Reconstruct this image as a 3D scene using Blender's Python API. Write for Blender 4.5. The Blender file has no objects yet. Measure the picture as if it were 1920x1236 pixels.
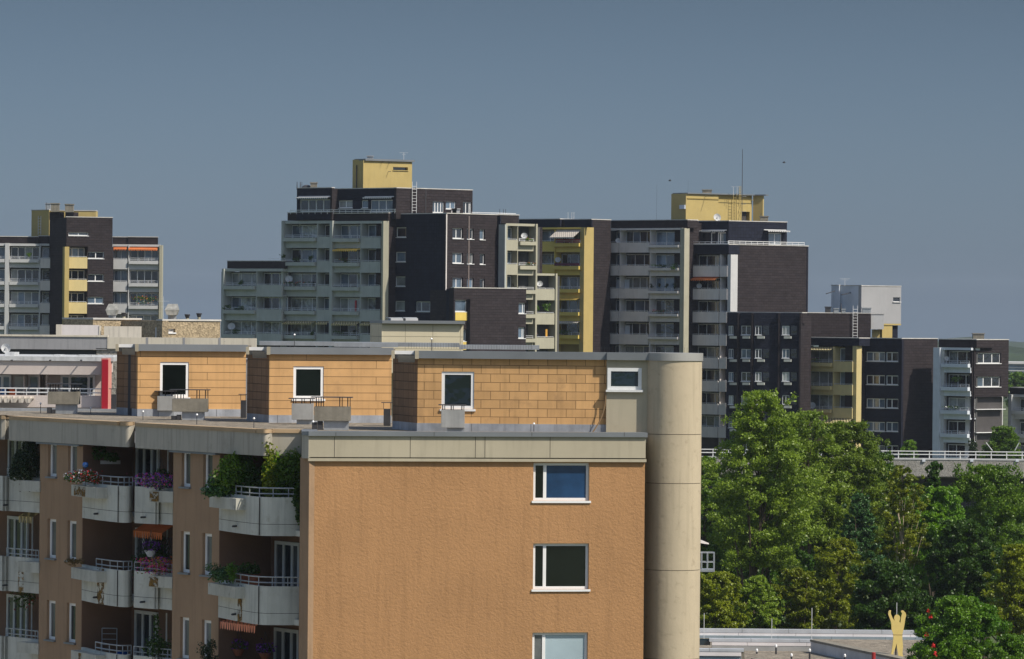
import bpy, bmesh, math, random
import numpy as np
from mathutils import Vector, Matrix
R = math.radians
random.seed(7); np.random.seed(7)
S = bpy.context.scene
COL = S.collection
# ------------------------------------------------------------------ camera
F = 9000.0; CX, CY = 960.0, 618.0; CAMZ = 30.0; ROLL = .009; PITCH = 31 / F
cd = bpy.data.cameras.new('camera'); cam = bpy.data.objects.new('camera', cd); COL.objects.link(cam)
cd.sensor_width = 36; cd.sensor_fit = 'HORIZONTAL'; cd.lens = F / 1920 * 36
cd.clip_start = 1; cd.clip_end = 60000
CM = Matrix.Rotation(R(90) - PITCH, 3, 'X') @ Matrix.Rotation(ROLL, 3, 'Z')
cam.matrix_world = Matrix.Translation((0, 0, CAMZ)) @ CM.to_4x4()
S.camera = cam
# ------------------------------------------------------------------ sky, sun, exposure
HAZE = .00007
SKY_LO, SKY_HI = (.295, .392, .63, 1), (.172, .20, .262, 1)
SUN_AZ, SUN_EL = R(57), R(47)            # azimuth to the right of the direction back to the camera
sv = Vector((math.sin(SUN_AZ) * math.cos(SUN_EL), -math.cos(SUN_AZ) * math.cos(SUN_EL), math.sin(SUN_EL)))
W = bpy.data.worlds.new('World'); S.world = W; W.use_nodes = True
nt = W.node_tree; bg = nt.nodes['Background']
sky = nt.nodes.new('ShaderNodeTexSky'); sky.sky_type = 'NISHITA'; sky.sun_disc = False
sky.sun_elevation = SUN_EL; sky.sun_rotation = math.atan2(sv.x, sv.y)
sky.air_density = 1.0; sky.dust_density = 1.2; sky.ozone_density = 1.5; sky.altitude = 400
tcw = nt.nodes.new('ShaderNodeTexCoord'); sxyz = nt.nodes.new('ShaderNodeSeparateXYZ'); nt.links.new(tcw.outputs['Generated'], sxyz.inputs[0])
cr = nt.nodes.new('ShaderNodeValToRGB'); nt.links.new(sxyz.outputs[2], cr.inputs[0])   # sky dimmed low down; unseen upper part kept brighter and warmer as added fill
e = cr.color_ramp.elements; e[0].position = 0; e[0].color = SKY_LO; e[1].position = .075; e[1].color = SKY_HI
x_ = e.new(.42); x_.color = (1.12, 1.02, .92, 1)
hs = nt.nodes.new('ShaderNodeMixRGB'); hs.blend_type = 'MULTIPLY'; hs.inputs[0].default_value = 1
mxz = nt.nodes.new('ShaderNodeMath'); mxz.operation = 'MAXIMUM'; mxz.inputs[1].default_value = .004; nt.links.new(sxyz.outputs[2], mxz.inputs[0])
cxyz = nt.nodes.new('ShaderNodeCombineXYZ'); nt.links.new(sxyz.outputs[0], cxyz.inputs[0]); nt.links.new(sxyz.outputs[1], cxyz.inputs[1]); nt.links.new(mxz.outputs[0], cxyz.inputs[2]); nt.links.new(cxyz.outputs[0], sky.inputs['Vector'])
nt.links.new(sky.outputs[0], hs.inputs[1]); nt.links.new(cr.outputs[0], hs.inputs[2]); nt.links.new(hs.outputs[0], bg.inputs[0])
bg.inputs[1].default_value = .15
ld = bpy.data.lights.new('sun', 'SUN'); sun = bpy.data.objects.new('sun', ld); COL.objects.link(sun)
ld.energy = 4.7; ld.angle = R(.53); ld.color = (1, .93, .80)
sun.rotation_euler = sv.to_track_quat('Z', 'Y').to_euler(); sun.location = (0, 0, 80)
S.view_settings.view_transform = 'Standard'; S.view_settings.look = 'None'
S.view_settings.exposure = -.05; S.view_settings.gamma = 1

# ------------------------------------------------------------------ picking points in the place
def ray(px, py):
    return CM @ Vector(((px - CX) / F, -(py - CY) / F, -1))
def at(px, py, Y):
    d = ray(px, py); k = Y / d.y
    return Vector((d.x * k, Y, CAMZ + d.z * k))
def zof(px, py, Y): return at(px, py, Y).z
def xof(px, Y, py=750): return at(px, py, Y).x

class Fac:
    """a vertical plane seen from pixel column p0 (depth Y0) to p1 (depth Y1)"""
    def __init__(s, p0, Y0, p1, Y1, py=600):
        a = at(p0, py, Y0); b = at(p1, py, Y1)
        s.P = Vector((a.x, a.y, 0)); d = Vector((b.x - a.x, b.y - a.y, 0)); s.L = d.length; s.d = d / s.L
        n = Vector((s.d.y, -s.d.x, 0)); s.n = n if n.dot(-s.P) > 0 else -n
    def uv(s, px, py):
        r = ray(px, py); k = s.P.dot(s.n) / Vector((r.x, r.y, 0)).dot(s.n)
        p = r * k
        return (Vector((p.x, p.y, 0)) - s.P).dot(s.d), CAMZ + p.z
    def pt(s, u, z, o=0.0):
        p = s.P + s.d * u + s.n * o
        return Vector((p.x, p.y, z))
    def rect(s, x0, y0, x1, y1):
        xm, ym = (x0 + x1) / 2, (y0 + y1) / 2
        return s.uv(x0, ym)[0], s.uv(x1, ym)[0], s.uv(xm, y1)[1], s.uv(xm, y0)[1]
    def z(s, px, py): return s.uv(px, py)[1]
    def u(s, px, py): return s.uv(px, py)[0]

class MB:
    """collects faces in world coordinates; build() links them as one mesh object"""
    def __init__(s): s.v = []; s.f = []; s.m = []
    def face(s, pts, m=0):
        b = len(s.v); s.v += [tuple(p) for p in pts]; s.f.append(tuple(range(b, b + len(pts)))); s.m.append(m)
    def hexa(s, c, m=0):            # c: 4 bottom then 4 top points
        b = len(s.v); s.v += [tuple(p) for p in c]
        for q in ((3, 2, 1, 0), (4, 5, 6, 7), (0, 1, 5, 4), (1, 2, 6, 5), (2, 3, 7, 6), (3, 0, 4, 7)):
            s.f.append(tuple(b + i for i in q)); s.m.append(m)
    def fbox(s, F_, u0, u1, z0, z1, o0, o1, m=0):
        s.hexa([F_.pt(u0, z0, o1), F_.pt(u1, z0, o1), F_.pt(u1, z0, o0), F_.pt(u0, z0, o0),
                F_.pt(u0, z1, o1), F_.pt(u1, z1, o1), F_.pt(u1, z1, o0), F_.pt(u0, z1, o0)], m)
    def pbox(s, F_, x0, y0, x1, y1, o0, o1, m=0):
        s.fbox(F_, *F_.rect(x0, y0, x1, y1), o0, o1, m)
    def box(s, x0, x1, y0, y1, z0, z1, m=0):
        s.hexa([(x0, y0, z0), (x1, y0, z0), (x1, y1, z0), (x0, y1, z0), (x0, y0, z1), (x1, y0, z1), (x1, y1, z1), (x0, y1, z1)], m)
    def prism(s, poly, z0, z1, m=0, top=True, bottom=True, mt=None):
        n = len(poly); b = len(s.v)
        s.v += [(p[0], p[1], z0) for p in poly] + [(p[0], p[1], z1) for p in poly]
        for i in range(n):
            j = (i + 1) % n; s.f.append((b + i, b + j, b + n + j, b + n + i)); s.m.append(m)
        if bottom: s.f.append(tuple(b + i for i in reversed(range(n)))); s.m.append(m)
        if top: s.f.append(tuple(b + n + i for i in range(n))); s.m.append(m if mt is None else mt)
    def band(s, pts, z0, z1, t, m=0, zt0=None):
        """a thin wall along an open polyline of plan points, thickness t away from the camera"""
        n = len(pts); P = [Vector((p[0], p[1])) for p in pts]; B = []
        for i in range(n):
            a = P[max(0, i - 1)]; c = P[min(n - 1, i + 1)]; d = (c - a).normalized(); nn = Vector((-d.y, d.x))
            B.append(P[i] + nn * t)
        for i in range(n - 1):
            a, c, d, e = P[i], P[i + 1], B[i + 1], B[i]
            s.hexa([(a.x, a.y, z0), (c.x, c.y, z0), (d.x, d.y, z0), (e.x, e.y, z0), (a.x, a.y, z1), (c.x, c.y, z1), (d.x, d.y, z1), (e.x, e.y, z1)], m)
    def tube(s, p0, p1, r, n=6, m=0, r1=None, cap=True):
        p0 = Vector(p0); p1 = Vector(p1); d = (p1 - p0).normalized(); r1 = r if r1 is None else r1
        a = d.orthogonal().normalized(); c = d.cross(a); b = len(s.v)
        for p, q in ((p0, r), (p1, r1)):
            for i in range(n):
                t = 2 * math.pi * i / n; s.v.append(tuple(p + (a * math.cos(t) + c * math.sin(t)) * q))
        for i in range(n):
            j = (i + 1) % n; s.f.append((b + i, b + j, b + n + j, b + n + i)); s.m.append(m)
        if cap:
            s.f.append(tuple(b + i for i in reversed(range(n)))); s.m.append(m)
            s.f.append(tuple(b + n + i for i in range(n))); s.m.append(m)
    def path(s, pts, r, n=6, m=0):
        for a, b in zip(pts[:-1], pts[1:]): s.tube(a, b, r, n, m)
    def lathe(s, c, prof, n=16, m=0):
        c = Vector(c); b = len(s.v)
        for r, z in prof:
            for i in range(n):
                t = 2 * math.pi * i / n; s.v.append((c.x + r * math.cos(t), c.y + r * math.sin(t), c.z + z))
        for k in range(len(prof) - 1):
            for i in range(n):
                j = (i + 1) % n; s.f.append((b + k * n + i, b + k * n + j, b + (k + 1) * n + j, b + (k + 1) * n + i)); s.m.append(m)
        s.f.append(tuple(b + i for i in reversed(range(n)))); s.m.append(m)
        s.f.append(tuple(b + (len(prof) - 1) * n + i for i in range(n))); s.m.append(m)
    def disc(s, c, n, r, depth=.15, seg=16, m=0):     # a shallow dish facing n
        c = Vector(c); n = Vector(n).normalized(); a = n.orthogonal().normalized(); q = n.cross(a); b = len(s.v)
        rings = [(r, 0), (r * .6, -depth * .64), (0.02, -depth)]
        for off in (0, -.03):
            for rr, h in rings:
                for i in range(seg):
                    t = 2 * math.pi * i / seg; s.v.append(tuple(c + (a * math.cos(t) + q * math.sin(t)) * rr + n * (h + off)))
        def rg(k, i): return b + k * seg + i % seg
        for i in range(seg):
            for k in (0, 1): s.f.append((rg(k, i), rg(k, i + 1), rg(k + 1, i + 1), rg(k + 1, i))); s.m.append(m)
            for k in (3, 4): s.f.append((rg(k, i + 1), rg(k, i), rg(k + 1, i), rg(k + 1, i + 1))); s.m.append(m)
            s.f.append((rg(0, i + 1), rg(0, i), rg(3, i), rg(3, i + 1))); s.m.append(m)
        s.tube(c - n * depth * .9, c + n * r * .7, .02, 5, m); s.box(c.x - .05, c.x + .05, c.y + .05, c.y + .15, c.z - r - .5, c.z, m)
    def build(s, name, mats, parent=None, smooth=False, bevel=0):
        if not isinstance(mats, (list, tuple)): mats = [mats]
        o = Vector((0, 0, 0)); q = parent
        while q: o += Vector(q.location); q = q.parent
        V = np.array(s.v, dtype=np.float64).reshape(-1, 3) - np.array(o)
        me = bpy.data.meshes.new(name); me.from_pydata(V.tolist(), [], s.f)
        for m in mats: me.materials.append(m)
        me.polygons.foreach_set('material_index', s.m)
        bm = bmesh.new(); bm.from_mesh(me); bmesh.ops.recalc_face_normals(bm, faces=bm.faces)
        if bevel: bmesh.ops.bevel(bm, geom=bm.edges[:], offset=bevel, segments=2, affect='EDGES', clamp_overlap=True)
        uvl = bm.loops.layers.uv.new('UVMap')
        for f in bm.faces:
            n = f.normal
            if abs(n.z) > .7:
                for l in f.loops: l[uvl].uv = (l.vert.co.x + o.x, l.vert.co.y + o.y)
            else:
                t = Vector((-n.y, n.x, 0)).normalized()
                if t.x < 0: t = -t
                for l in f.loops: l[uvl].uv = ((l.vert.co + o).dot(t), l.vert.co.z + o.z)
            f.smooth = smooth
        bm.to_mesh(me); bm.free()
        ob = bpy.data.objects.new(name, me); COL.objects.link(ob)
        if smooth: me.set_sharp_from_angle(angle=R(38))
        if parent: ob.parent = parent
        return ob

def thing(name, label, cat, loc, group=None):
    o = bpy.data.objects.new(name, None); COL.objects.link(o); o.location = loc; o.empty_display_size = .5
    o['label'] = label; o['category'] = cat
    if group: o['group'] = group
    return o
def tag(o, label=None, cat=None, group=None, kind=None):
    if label: o['label'] = label
    if cat: o['category'] = cat
    if group: o['group'] = group
    if kind: o['kind'] = kind
    return o

# ------------------------------------------------------------------ materials
def lin(h):
    h = h.lstrip('#'); v = [int(h[i:i + 2], 16) / 255 for i in (0, 2, 4)]
    return tuple(x / 12.92 if x <= .04045 else ((x + .055) / 1.055) ** 2.4 for x in v)
MATS = {}
def mat(name, col, rough=.85, var=.12, scale=1.2, bump=0, bscale=20, brick=None, streak=0, metal=0, spec=.3, fine=0, stain=None, trans=0, obvar=0):
    """procedural surface: base colour with large soft variation, optional tile joints, vertical weather streaks and relief"""
    if isinstance(col, str): col = lin(col)
    m = bpy.data.materials.new(name); m.use_nodes = True; t = m.node_tree; N = t.nodes; Lk = t.links.new
    p = N['Principled BSDF']; p.inputs['Roughness'].default_value = rough; p.inputs['Metallic'].default_value = metal
    p.inputs['Specular IOR Level'].default_value = spec
    tc = N.new('ShaderNodeTexCoord')
    no = N.new('ShaderNodeTexNoise'); no.inputs['Scale'].default_value = scale; no.inputs['Detail'].default_value = 6; no.inputs['Roughness'].default_value = .6
    Lk(tc.outputs['Object'], no.inputs['Vector'])
    r = N.new('ShaderNodeMapRange'); r.inputs[1].default_value = .3; r.inputs[2].default_value = .7
    r.inputs[3].default_value = 1 - var; r.inputs[4].default_value = 1 + var
    Lk(no.outputs['Fac'], r.inputs[0])
    mul = N.new('ShaderNodeVectorMath'); mul.operation = 'SCALE'; mul.inputs[0].default_value = col; Lk(r.outputs[0], mul.inputs['Scale'])
    c = mul.outputs[0]
    def mixin(fac, colour, cc):
        x = N.new('ShaderNodeMix'); x.data_type = 'RGBA'; Lk(fac, x.inputs[0]); Lk(cc, x.inputs[6]); x.inputs[7].default_value = (*colour, 1); return x.outputs[2]
    hgt = None
    if brick:
        b = N.new('ShaderNodeTexBrick'); b.offset = brick.get('off', .5); b.offset_frequency = 2; b.squash = 1
        mp = N.new('ShaderNodeMapping'); Lk(tc.outputs['UV'], mp.inputs[0]); mp.inputs['Location'].default_value = (brick.get('ox', 0), brick.get('oy', 0), 0)
        Lk(mp.outputs[0], b.inputs['Vector']); b.inputs['Scale'].default_value = 1
        b.inputs['Brick Width'].default_value = brick['w']; b.inputs['Row Height'].default_value = brick['h']; b.inputs['Mortar Size'].default_value = brick.get('g', .012)
        b.inputs['Mortar Smooth'].default_value = .3; b.inputs['Bias'].default_value = 0
        v = brick.get('v', .12)
        b.inputs['Color1'].default_value = (1 - v,) * 3 + (1,); b.inputs['Color2'].default_value = (1 + v,) * 3 + (1,); b.inputs['Mortar'].default_value = (brick.get('mort', .4),) * 3 + (1,)
        x = N.new('ShaderNodeVectorMath'); x.operation = 'MULTIPLY'; Lk(c, x.inputs[0]); Lk(b.outputs['Color'], x.inputs[1]); c = x.outputs[0]
        inv = N.new('ShaderNodeMath'); inv.operation = 'MULTIPLY'; inv.inputs[1].default_value = -1; Lk(b.outputs['Fac'], inv.inputs[0]); hgt = inv.outputs[0]
    if streak:
        mp = N.new('ShaderNodeMapping'); mp.inputs['Scale'].default_value = (5, 5, .35); Lk(tc.outputs['Object'], mp.inputs[0])
        n2 = N.new('ShaderNodeTexNoise'); n2.inputs['Scale'].default_value = 1.3; n2.inputs['Detail'].default_value = 5; Lk(mp.outputs[0], n2.inputs['Vector'])
        rr = N.new('ShaderNodeMapRange'); rr.inputs[1].default_value = .5; rr.inputs[2].default_value = .78; rr.inputs[3].default_value = 0; rr.inputs[4].default_value = streak
        Lk(n2.outputs['Fac'], rr.inputs[0]); c = mixin(rr.outputs[0], tuple(x * .42 for x in col), c)
    if stain:                                     # (colour, amount, scale): blotches of lichen, rust or dirt
        n3 = N.new('ShaderNodeTexNoise'); n3.inputs['Scale'].default_value = stain[2]; n3.inputs['Detail'].default_value = 8; n3.inputs['Roughness'].default_value = .7
        Lk(tc.outputs['Object'], n3.inputs['Vector'])
        rr = N.new('ShaderNodeMapRange'); rr.inputs[1].default_value = .56; rr.inputs[2].default_value = .7; rr.inputs[4].default_value = stain[1]
        Lk(n3.outputs['Fac'], rr.inputs[0]); c = mixin(rr.outputs[0], stain[0], c)
    if fine:
        n4 = N.new('ShaderNodeTexVoronoi'); n4.inputs['Scale'].default_value = fine; Lk(tc.outputs['Object'], n4.inputs['Vector'])
        rr = N.new('ShaderNodeMapRange'); rr.inputs[3].default_value = .68; rr.inputs[4].default_value = 1.32
        sp = N.new('ShaderNodeSeparateColor'); Lk(n4.outputs['Color'], sp.inputs[0]); Lk(sp.outputs[0], rr.inputs[0])
        x = N.new('ShaderNodeVectorMath'); x.operation = 'SCALE'; Lk(c, x.inputs[0]); Lk(rr.outputs[0], x.inputs['Scale']); c = x.outputs[0]
        hgt = hgt or n4.outputs['Distance']
    if obvar:
        oi = N.new('ShaderNodeObjectInfo'); rr = N.new('ShaderNodeMapRange'); rr.inputs[3].default_value = 1 - obvar; rr.inputs[4].default_value = 1 + obvar
        Lk(oi.outputs['Random'], rr.inputs[0]); x = N.new('ShaderNodeVectorMath'); x.operation = 'SCALE'; Lk(c, x.inputs[0]); Lk(rr.outputs[0], x.inputs['Scale']); c = x.outputs[0]
    Lk(c, p.inputs['Base Color'])
    if bump:
        nb = N.new('ShaderNodeTexNoise'); nb.inputs['Scale'].default_value = bscale; nb.inputs['Detail'].default_value = 5; nb.inputs['Roughness'].default_value = .65
        Lk(tc.outputs['Object'], nb.inputs['Vector']); bp = N.new('ShaderNodeBump'); bp.inputs['Distance'].default_value = bump; Lk(nb.outputs['Fac'], bp.inputs['Height'])
        last = bp
        if hgt is not None:
            b2 = N.new('ShaderNodeBump'); b2.inputs['Distance'].default_value = .02; Lk(hgt, b2.inputs['Height']); Lk(bp.outputs[0], b2.inputs['Normal']); last = b2
        Lk(last.outputs[0], p.inputs['Normal'])
    elif hgt is not None:
        b2 = N.new('ShaderNodeBump'); b2.inputs['Distance'].default_value = .02; Lk(hgt, b2.inputs['Height']); Lk(b2.outputs[0], p.inputs['Normal'])
    MATS[name] = m
    return m
def glass(name, col, rough=.06, wob=.01, spec=1.0, var=.5, ws=1.6):
    m = mat(name, col, rough, var, .6, spec=spec, obvar=.45)
    t = m.node_tree; N = t.nodes; p = N['Principled BSDF']; tc = [n for n in N if n.type == 'TEX_COORD'][0]
    nb = N.new('ShaderNodeTexNoise'); nb.inputs['Scale'].default_value = ws; nb.inputs['Detail'].default_value = 2
    t.links.new(tc.outputs['Object'], nb.inputs['Vector']); bp = N.new('ShaderNodeBump'); bp.inputs['Distance'].default_value = wob
    t.links.new(nb.outputs['Fac'], bp.inputs['Height']); t.links.new(bp.outputs[0], p.inputs['Normal'])
    p.inputs['IOR'].default_value = 1.6
    return m

brown = mat('brown_shingle', (.036, .029, .0315), .75, .12, .5, brick=dict(w=.62, h=.31, g=.018, v=.16, mort=.45), spec=.15, streak=.25)
brownB = mat('brown_shingle_small_shaded', (.015, .0175, .031), .75, .12, .6, brick=dict(w=.40, h=.40, g=.02, v=.18, mort=.5, off=0), spec=.15)  # darker, bluer copy: shade of the turned-away tower faces put into the colour
concA = mat('olive_concrete', (.41, .43, .405), .9, .10, .8, streak=.25)
concB = mat('grey_panel', (.68, .63, .60), .85, .08, .8, streak=.2)
concC = mat('cream_panel', (.41, .39, .30), .85, .07, .8, streak=.2)
concW = mat('white_panel', (.54, .54, .54), .8, .06, .8, streak=.15)
concBl = mat('blue_grey_panel', (.64, .68, .74), .85, .07, .8, streak=.15)
yel = mat('yellow_render', (.48, .37, .145), .85, .06, .8, streak=.12)
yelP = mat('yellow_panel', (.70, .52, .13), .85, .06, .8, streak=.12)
yelC = mat('pale_yellow_panel', (.60, .49, .24), .85, .06, .8, streak=.2)
lintel = mat('lintel_concrete', (.50, .50, .47), .85, .1, .8)
white = mat('white_frame', (.78, .78, .78), .5, .05, 2)
offw = mat('grey_white_frame', (.72, .73, .73), .5, .08, 2)
cap = mat('pale_coping', (.55, .53, .50), .6, .15, 1)
rail = mat('railing_metal', (.66, .67, .68), .5, .1, 3, metal=.1)
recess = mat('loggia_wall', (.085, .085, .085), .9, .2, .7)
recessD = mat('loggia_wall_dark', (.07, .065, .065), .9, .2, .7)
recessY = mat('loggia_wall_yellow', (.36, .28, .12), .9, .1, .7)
gl_d = glass('glass_dark', (.014, .018, .026))
gl_b = glass('glass_blue', (.10, .145, .20))  # blue of the reflected sky is put into the base colour
gl_c = glass('glass_curtain', (.30, .32, .31), .08)  # curtain tone, lightened further to stand in for window reflections
gl_w = glass('glass_wavy_reflection', (.26, .275, .265), .05, .35, 1.0, .9, 2.2)  # pale base colour stands in for wavy reflections
GL = [gl_d, gl_d, gl_b, gl_b, gl_c, gl_w]
awn_o = mat('awning_orange', (.55, .16, .05), .9)
awn_y = mat('awning_ochre', (.60, .40, .08), .9)
awn_s = mat('awning_striped', (.62, .52, .28), .9, brick=dict(w=.3, h=50, g=.11, v=0, mort=.45, off=0))
awn_w = mat('awning_pale', (.60, .54, .47), .9, brick=dict(w=.24, h=50, g=.08, v=0, mort=.8, off=0))
redm = mat('red_cloth', (.42, .03, .04), .9)
dishm = mat('dish_grey', (.50, .51, .52), .5)
darkm = mat('dark_metal', (.05, .05, .055), .6, .2, 3)
galv = mat('galvanised', (.42, .44, .46), .45, .18, 1.5, metal=.5, streak=.25)
vent_c = mat('vent_concrete', (.24, .22, .18), .9, .2, 2.5, streak=.4, bump=.01)
def rnd(a, b): return random.uniform(a, b)
# ------------------------------------------------------------------ foliage
def leafmat(name, col, col2, trans=.3, rough=.42):
    m = bpy.data.materials.new(name); m.use_nodes = True; t = m.node_tree; N = t.nodes; Lk = t.links.new
    p = N['Principled BSDF']; p.inputs['Roughness'].default_value = rough; p.inputs['Specular IOR Level'].default_value = .42
    g = N.new('ShaderNodeNewGeometry'); tc = N.new('ShaderNodeTexCoord')
    no = N.new('ShaderNodeTexNoise'); no.inputs['Scale'].default_value = .45; no.inputs['Detail'].default_value = 3; Lk(tc.outputs['Object'], no.inputs['Vector'])
    ad = N.new('ShaderNodeMath'); ad.operation = 'MULTIPLY_ADD'; ad.inputs[1].default_value = .55; Lk(g.outputs['Random Per Island'], ad.inputs[0])
    mr = N.new('ShaderNodeMapRange'); mr.inputs[1].default_value = .35; mr.inputs[2].default_value = .65; mr.inputs[3].default_value = -.05; mr.inputs[4].default_value = .5
    Lk(no.outputs['Fac'], mr.inputs[0]); Lk(mr.outputs[0], ad.inputs[2])
    x = N.new('ShaderNodeMix'); x.data_type = 'RGBA'; x.inputs[6].default_value = (*col, 1); x.inputs[7].default_value = (*col2, 1); Lk(ad.outputs[0], x.inputs[0])
    oi = N.new('ShaderNodeObjectInfo'); rr = N.new('ShaderNodeMapRange'); rr.inputs[3].default_value = .8; rr.inputs[4].default_value = 1.2; Lk(oi.outputs['Random'], rr.inputs[0])
    sc = N.new('ShaderNodeVectorMath'); sc.operation = 'SCALE'; Lk(x.outputs[2], sc.inputs[0]); Lk(rr.outputs[0], sc.inputs['Scale'])
    Lk(sc.outputs[0], p.inputs['Base Color'])
    tr = N.new('ShaderNodeBsdfTranslucent'); s2 = N.new('ShaderNodeVectorMath'); s2.operation = 'MULTIPLY'; s2.inputs[1].default_value = (1.2, 1.25, .5); Lk(sc.outputs[0], s2.inputs[0]); Lk(s2.outputs[0], tr.inputs['Color'])
    ms = N.new('ShaderNodeMixShader'); ms.inputs[0].default_value = trans; Lk(p.outputs[0], ms.inputs[1]); Lk(tr.outputs[0], ms.inputs[2])
    Lk(ms.outputs[0], N['Material Output'].inputs['Surface']); return m
L_green = leafmat('leaf_green', (0.0575, 0.1372, 0.0056), (0.1596, 0.2660, 0.0134))
L_light = leafmat('leaf_light', (0.0958, 0.1610, 0.0112), (0.2426, 0.3360, 0.0336))
L_dark = leafmat('leaf_dark', (0.0224, 0.0700, 0.0045), (0.0728, 0.1470, 0.0112))
L_yel = leafmat('leaf_yellow', (0.1050, 0.1540, 0.0056), (0.2520, 0.2800, 0.0112))
L_pine = leafmat('leaf_pine', (0.0314, 0.0952, 0.0269), (0.0784, 0.1680, 0.0448), .15)
L_bright = leafmat('leaf_bright', (0.0536, 0.1540, 0.0056), (0.1532, 0.2800, 0.0134))
L_con = leafmat('leaf_conifer', (.010, .026, .006), (.03, .055, .008), .1)
bark = mat('bark', (.09, .07, .05), .95, .25, 3, bump=.02, bscale=8)
barkP = mat('pale_bark', (.42, .34, .25), .9, .2, 3)
fl_pink = mat('petal_pink', (.55, .05, .22), .7, .3, 6)
fl_purp = mat('petal_purple', (.22, .06, .40), .7, .3, 6)
fl_red = mat('petal_red', (.50, .02, .02), .7, .3, 6)
fl_whit = mat('petal_white', (.7, .68, .7), .7, .1, 6)
fl_or = mat('petal_orange', (.55, .14, .02), .7, .3, 6)
rng = np.random.default_rng(5)
def leaves(name, blobs, size, m, parent=None, n=None, up=.35, shell=.55, flat=.75):
    """blobs: rows (x, y, z, rx, ry, rz, count). One leaf is a bent rhombus."""
    B = np.array(blobs, dtype=float); cnt = B[:, 6].astype(int); idx = np.repeat(np.arange(len(B)), cnt); T = len(idx)
    d = rng.normal(size=(T, 3)); d /= np.linalg.norm(d, axis=1, keepdims=True)
    r = shell + (1 - shell) * rng.random(T) ** .6; r *= 1 + .25 * rng.normal(size=T) * (rng.random(T) < .25)
    c = B[idx, :3] + d * r[:, None] * B[idx, 3:6]
    nrm = d * .8 + rng.normal(size=(T, 3)) * flat + np.array([0, 0, up]); nrm /= np.linalg.norm(nrm, axis=1, keepdims=True)
    a = np.cross(nrm, rng.normal(size=(T, 3))); a /= np.linalg.norm(a, axis=1, keepdims=True); b = np.cross(nrm, a)
    s = size * (.6 + .8 * rng.random(T))[:, None]
    o = np.zeros(3); q = parent
    while q: o += np.array(q.location); q = q.parent
    c = c - o
    V = np.stack([c - a * s * .5, c - b * s * .3 + nrm * s * .08, c + a * s * .5, c + b * s * .3 + nrm * s * .08], 1).reshape(-1, 3)
    me = bpy.data.meshes.new(name); me.vertices.add(T * 4); me.vertices.foreach_set('co', V.ravel())
    me.loops.add(T * 4); me.loops.foreach_set('vertex_index', np.arange(T * 4)); me.polygons.add(T)
    me.polygons.foreach_set('loop_start', np.arange(T) * 4); me.update(calc_edges=True)
    ms = m if isinstance(m, (list, tuple)) else [m]
    for q in ms: me.materials.append(q)
    if len(ms) > 1:
        w = rng.integers(0, len(ms), T); me.polygons.foreach_set('material_index', w)
    ob = bpy.data.objects.new(name, me); COL.objects.link(ob)
    if parent: ob.parent = parent
    return ob
def bushy(name, label, cat, c, rx, ry, rz, n, size, m, group=None, flowers=None, nf=0, stems=None, kids=6):
    """a small plant: foliage (and flowers, pot) as parts"""
    t = thing(name, label, cat, c, group); c = Vector(c); bl = []
    for k in range(kids):
        a = rnd(0, 6.28); q = rnd(.1, .75)
        bl.append((c.x + rx * q * math.cos(a), c.y + ry * q * math.sin(a), c.z + rz * rnd(.3, 1.5), rx * .55, ry * .55, rz * .5, n // kids))
    leaves('foliage', bl, size, m, t, shell=.3)
    if flowers: leaves('flower_layer', [(b[0], b[1], b[2] + .03, b[3] * 1.1, b[4] * 1.1, b[5] * 1.1, nf // kids) for b in bl], size * .9, flowers, t, shell=.8)  # flower petals only, laid over the foliage
    return t

# ------------------------------------------------------------------ generic building parts
def wall(name, F_, u0, u1, z0, z1, holes, o, th, m, parent, mats=None):
    """wall face with real openings; holes are (u0, u1, z0, z1); closed edges of thickness th"""
    b = MB(); us = sorted({u0, u1, *[min(max(x, u0), u1) for h in holes for x in h[:2]]}); zs = sorted({z0, z1, *[min(max(x, z0), z1) for h in holes for x in h[2:]]})
    for i in range(len(us) - 1):
        for j in range(len(zs) - 1):
            um, zm = (us[i] + us[i + 1]) / 2, (zs[j] + zs[j + 1]) / 2
            if any(h[0] < um < h[1] and h[2] < zm < h[3] for h in holes): continue
            b.face([F_.pt(us[i], zs[j], o), F_.pt(us[i + 1], zs[j], o), F_.pt(us[i + 1], zs[j + 1], o), F_.pt(us[i], zs[j + 1], o)])
    def rim(a0, a1, c0, c1):
        for (p, q) in (((a0, c0), (a1, c0)), ((a1, c0), (a1, c1)), ((a1, c1), (a0, c1)), ((a0, c1), (a0, c0))):
            b.face([F_.pt(*p, o), F_.pt(*q, o), F_.pt(*q, o - th), F_.pt(*p, o - th)])
    for h in holes: rim(max(h[0], u0), min(h[1], u1), max(h[2], z0), min(h[3], z1))
    rim(u0, u1, z0, z1)
    return b.build(name, m, parent)
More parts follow.
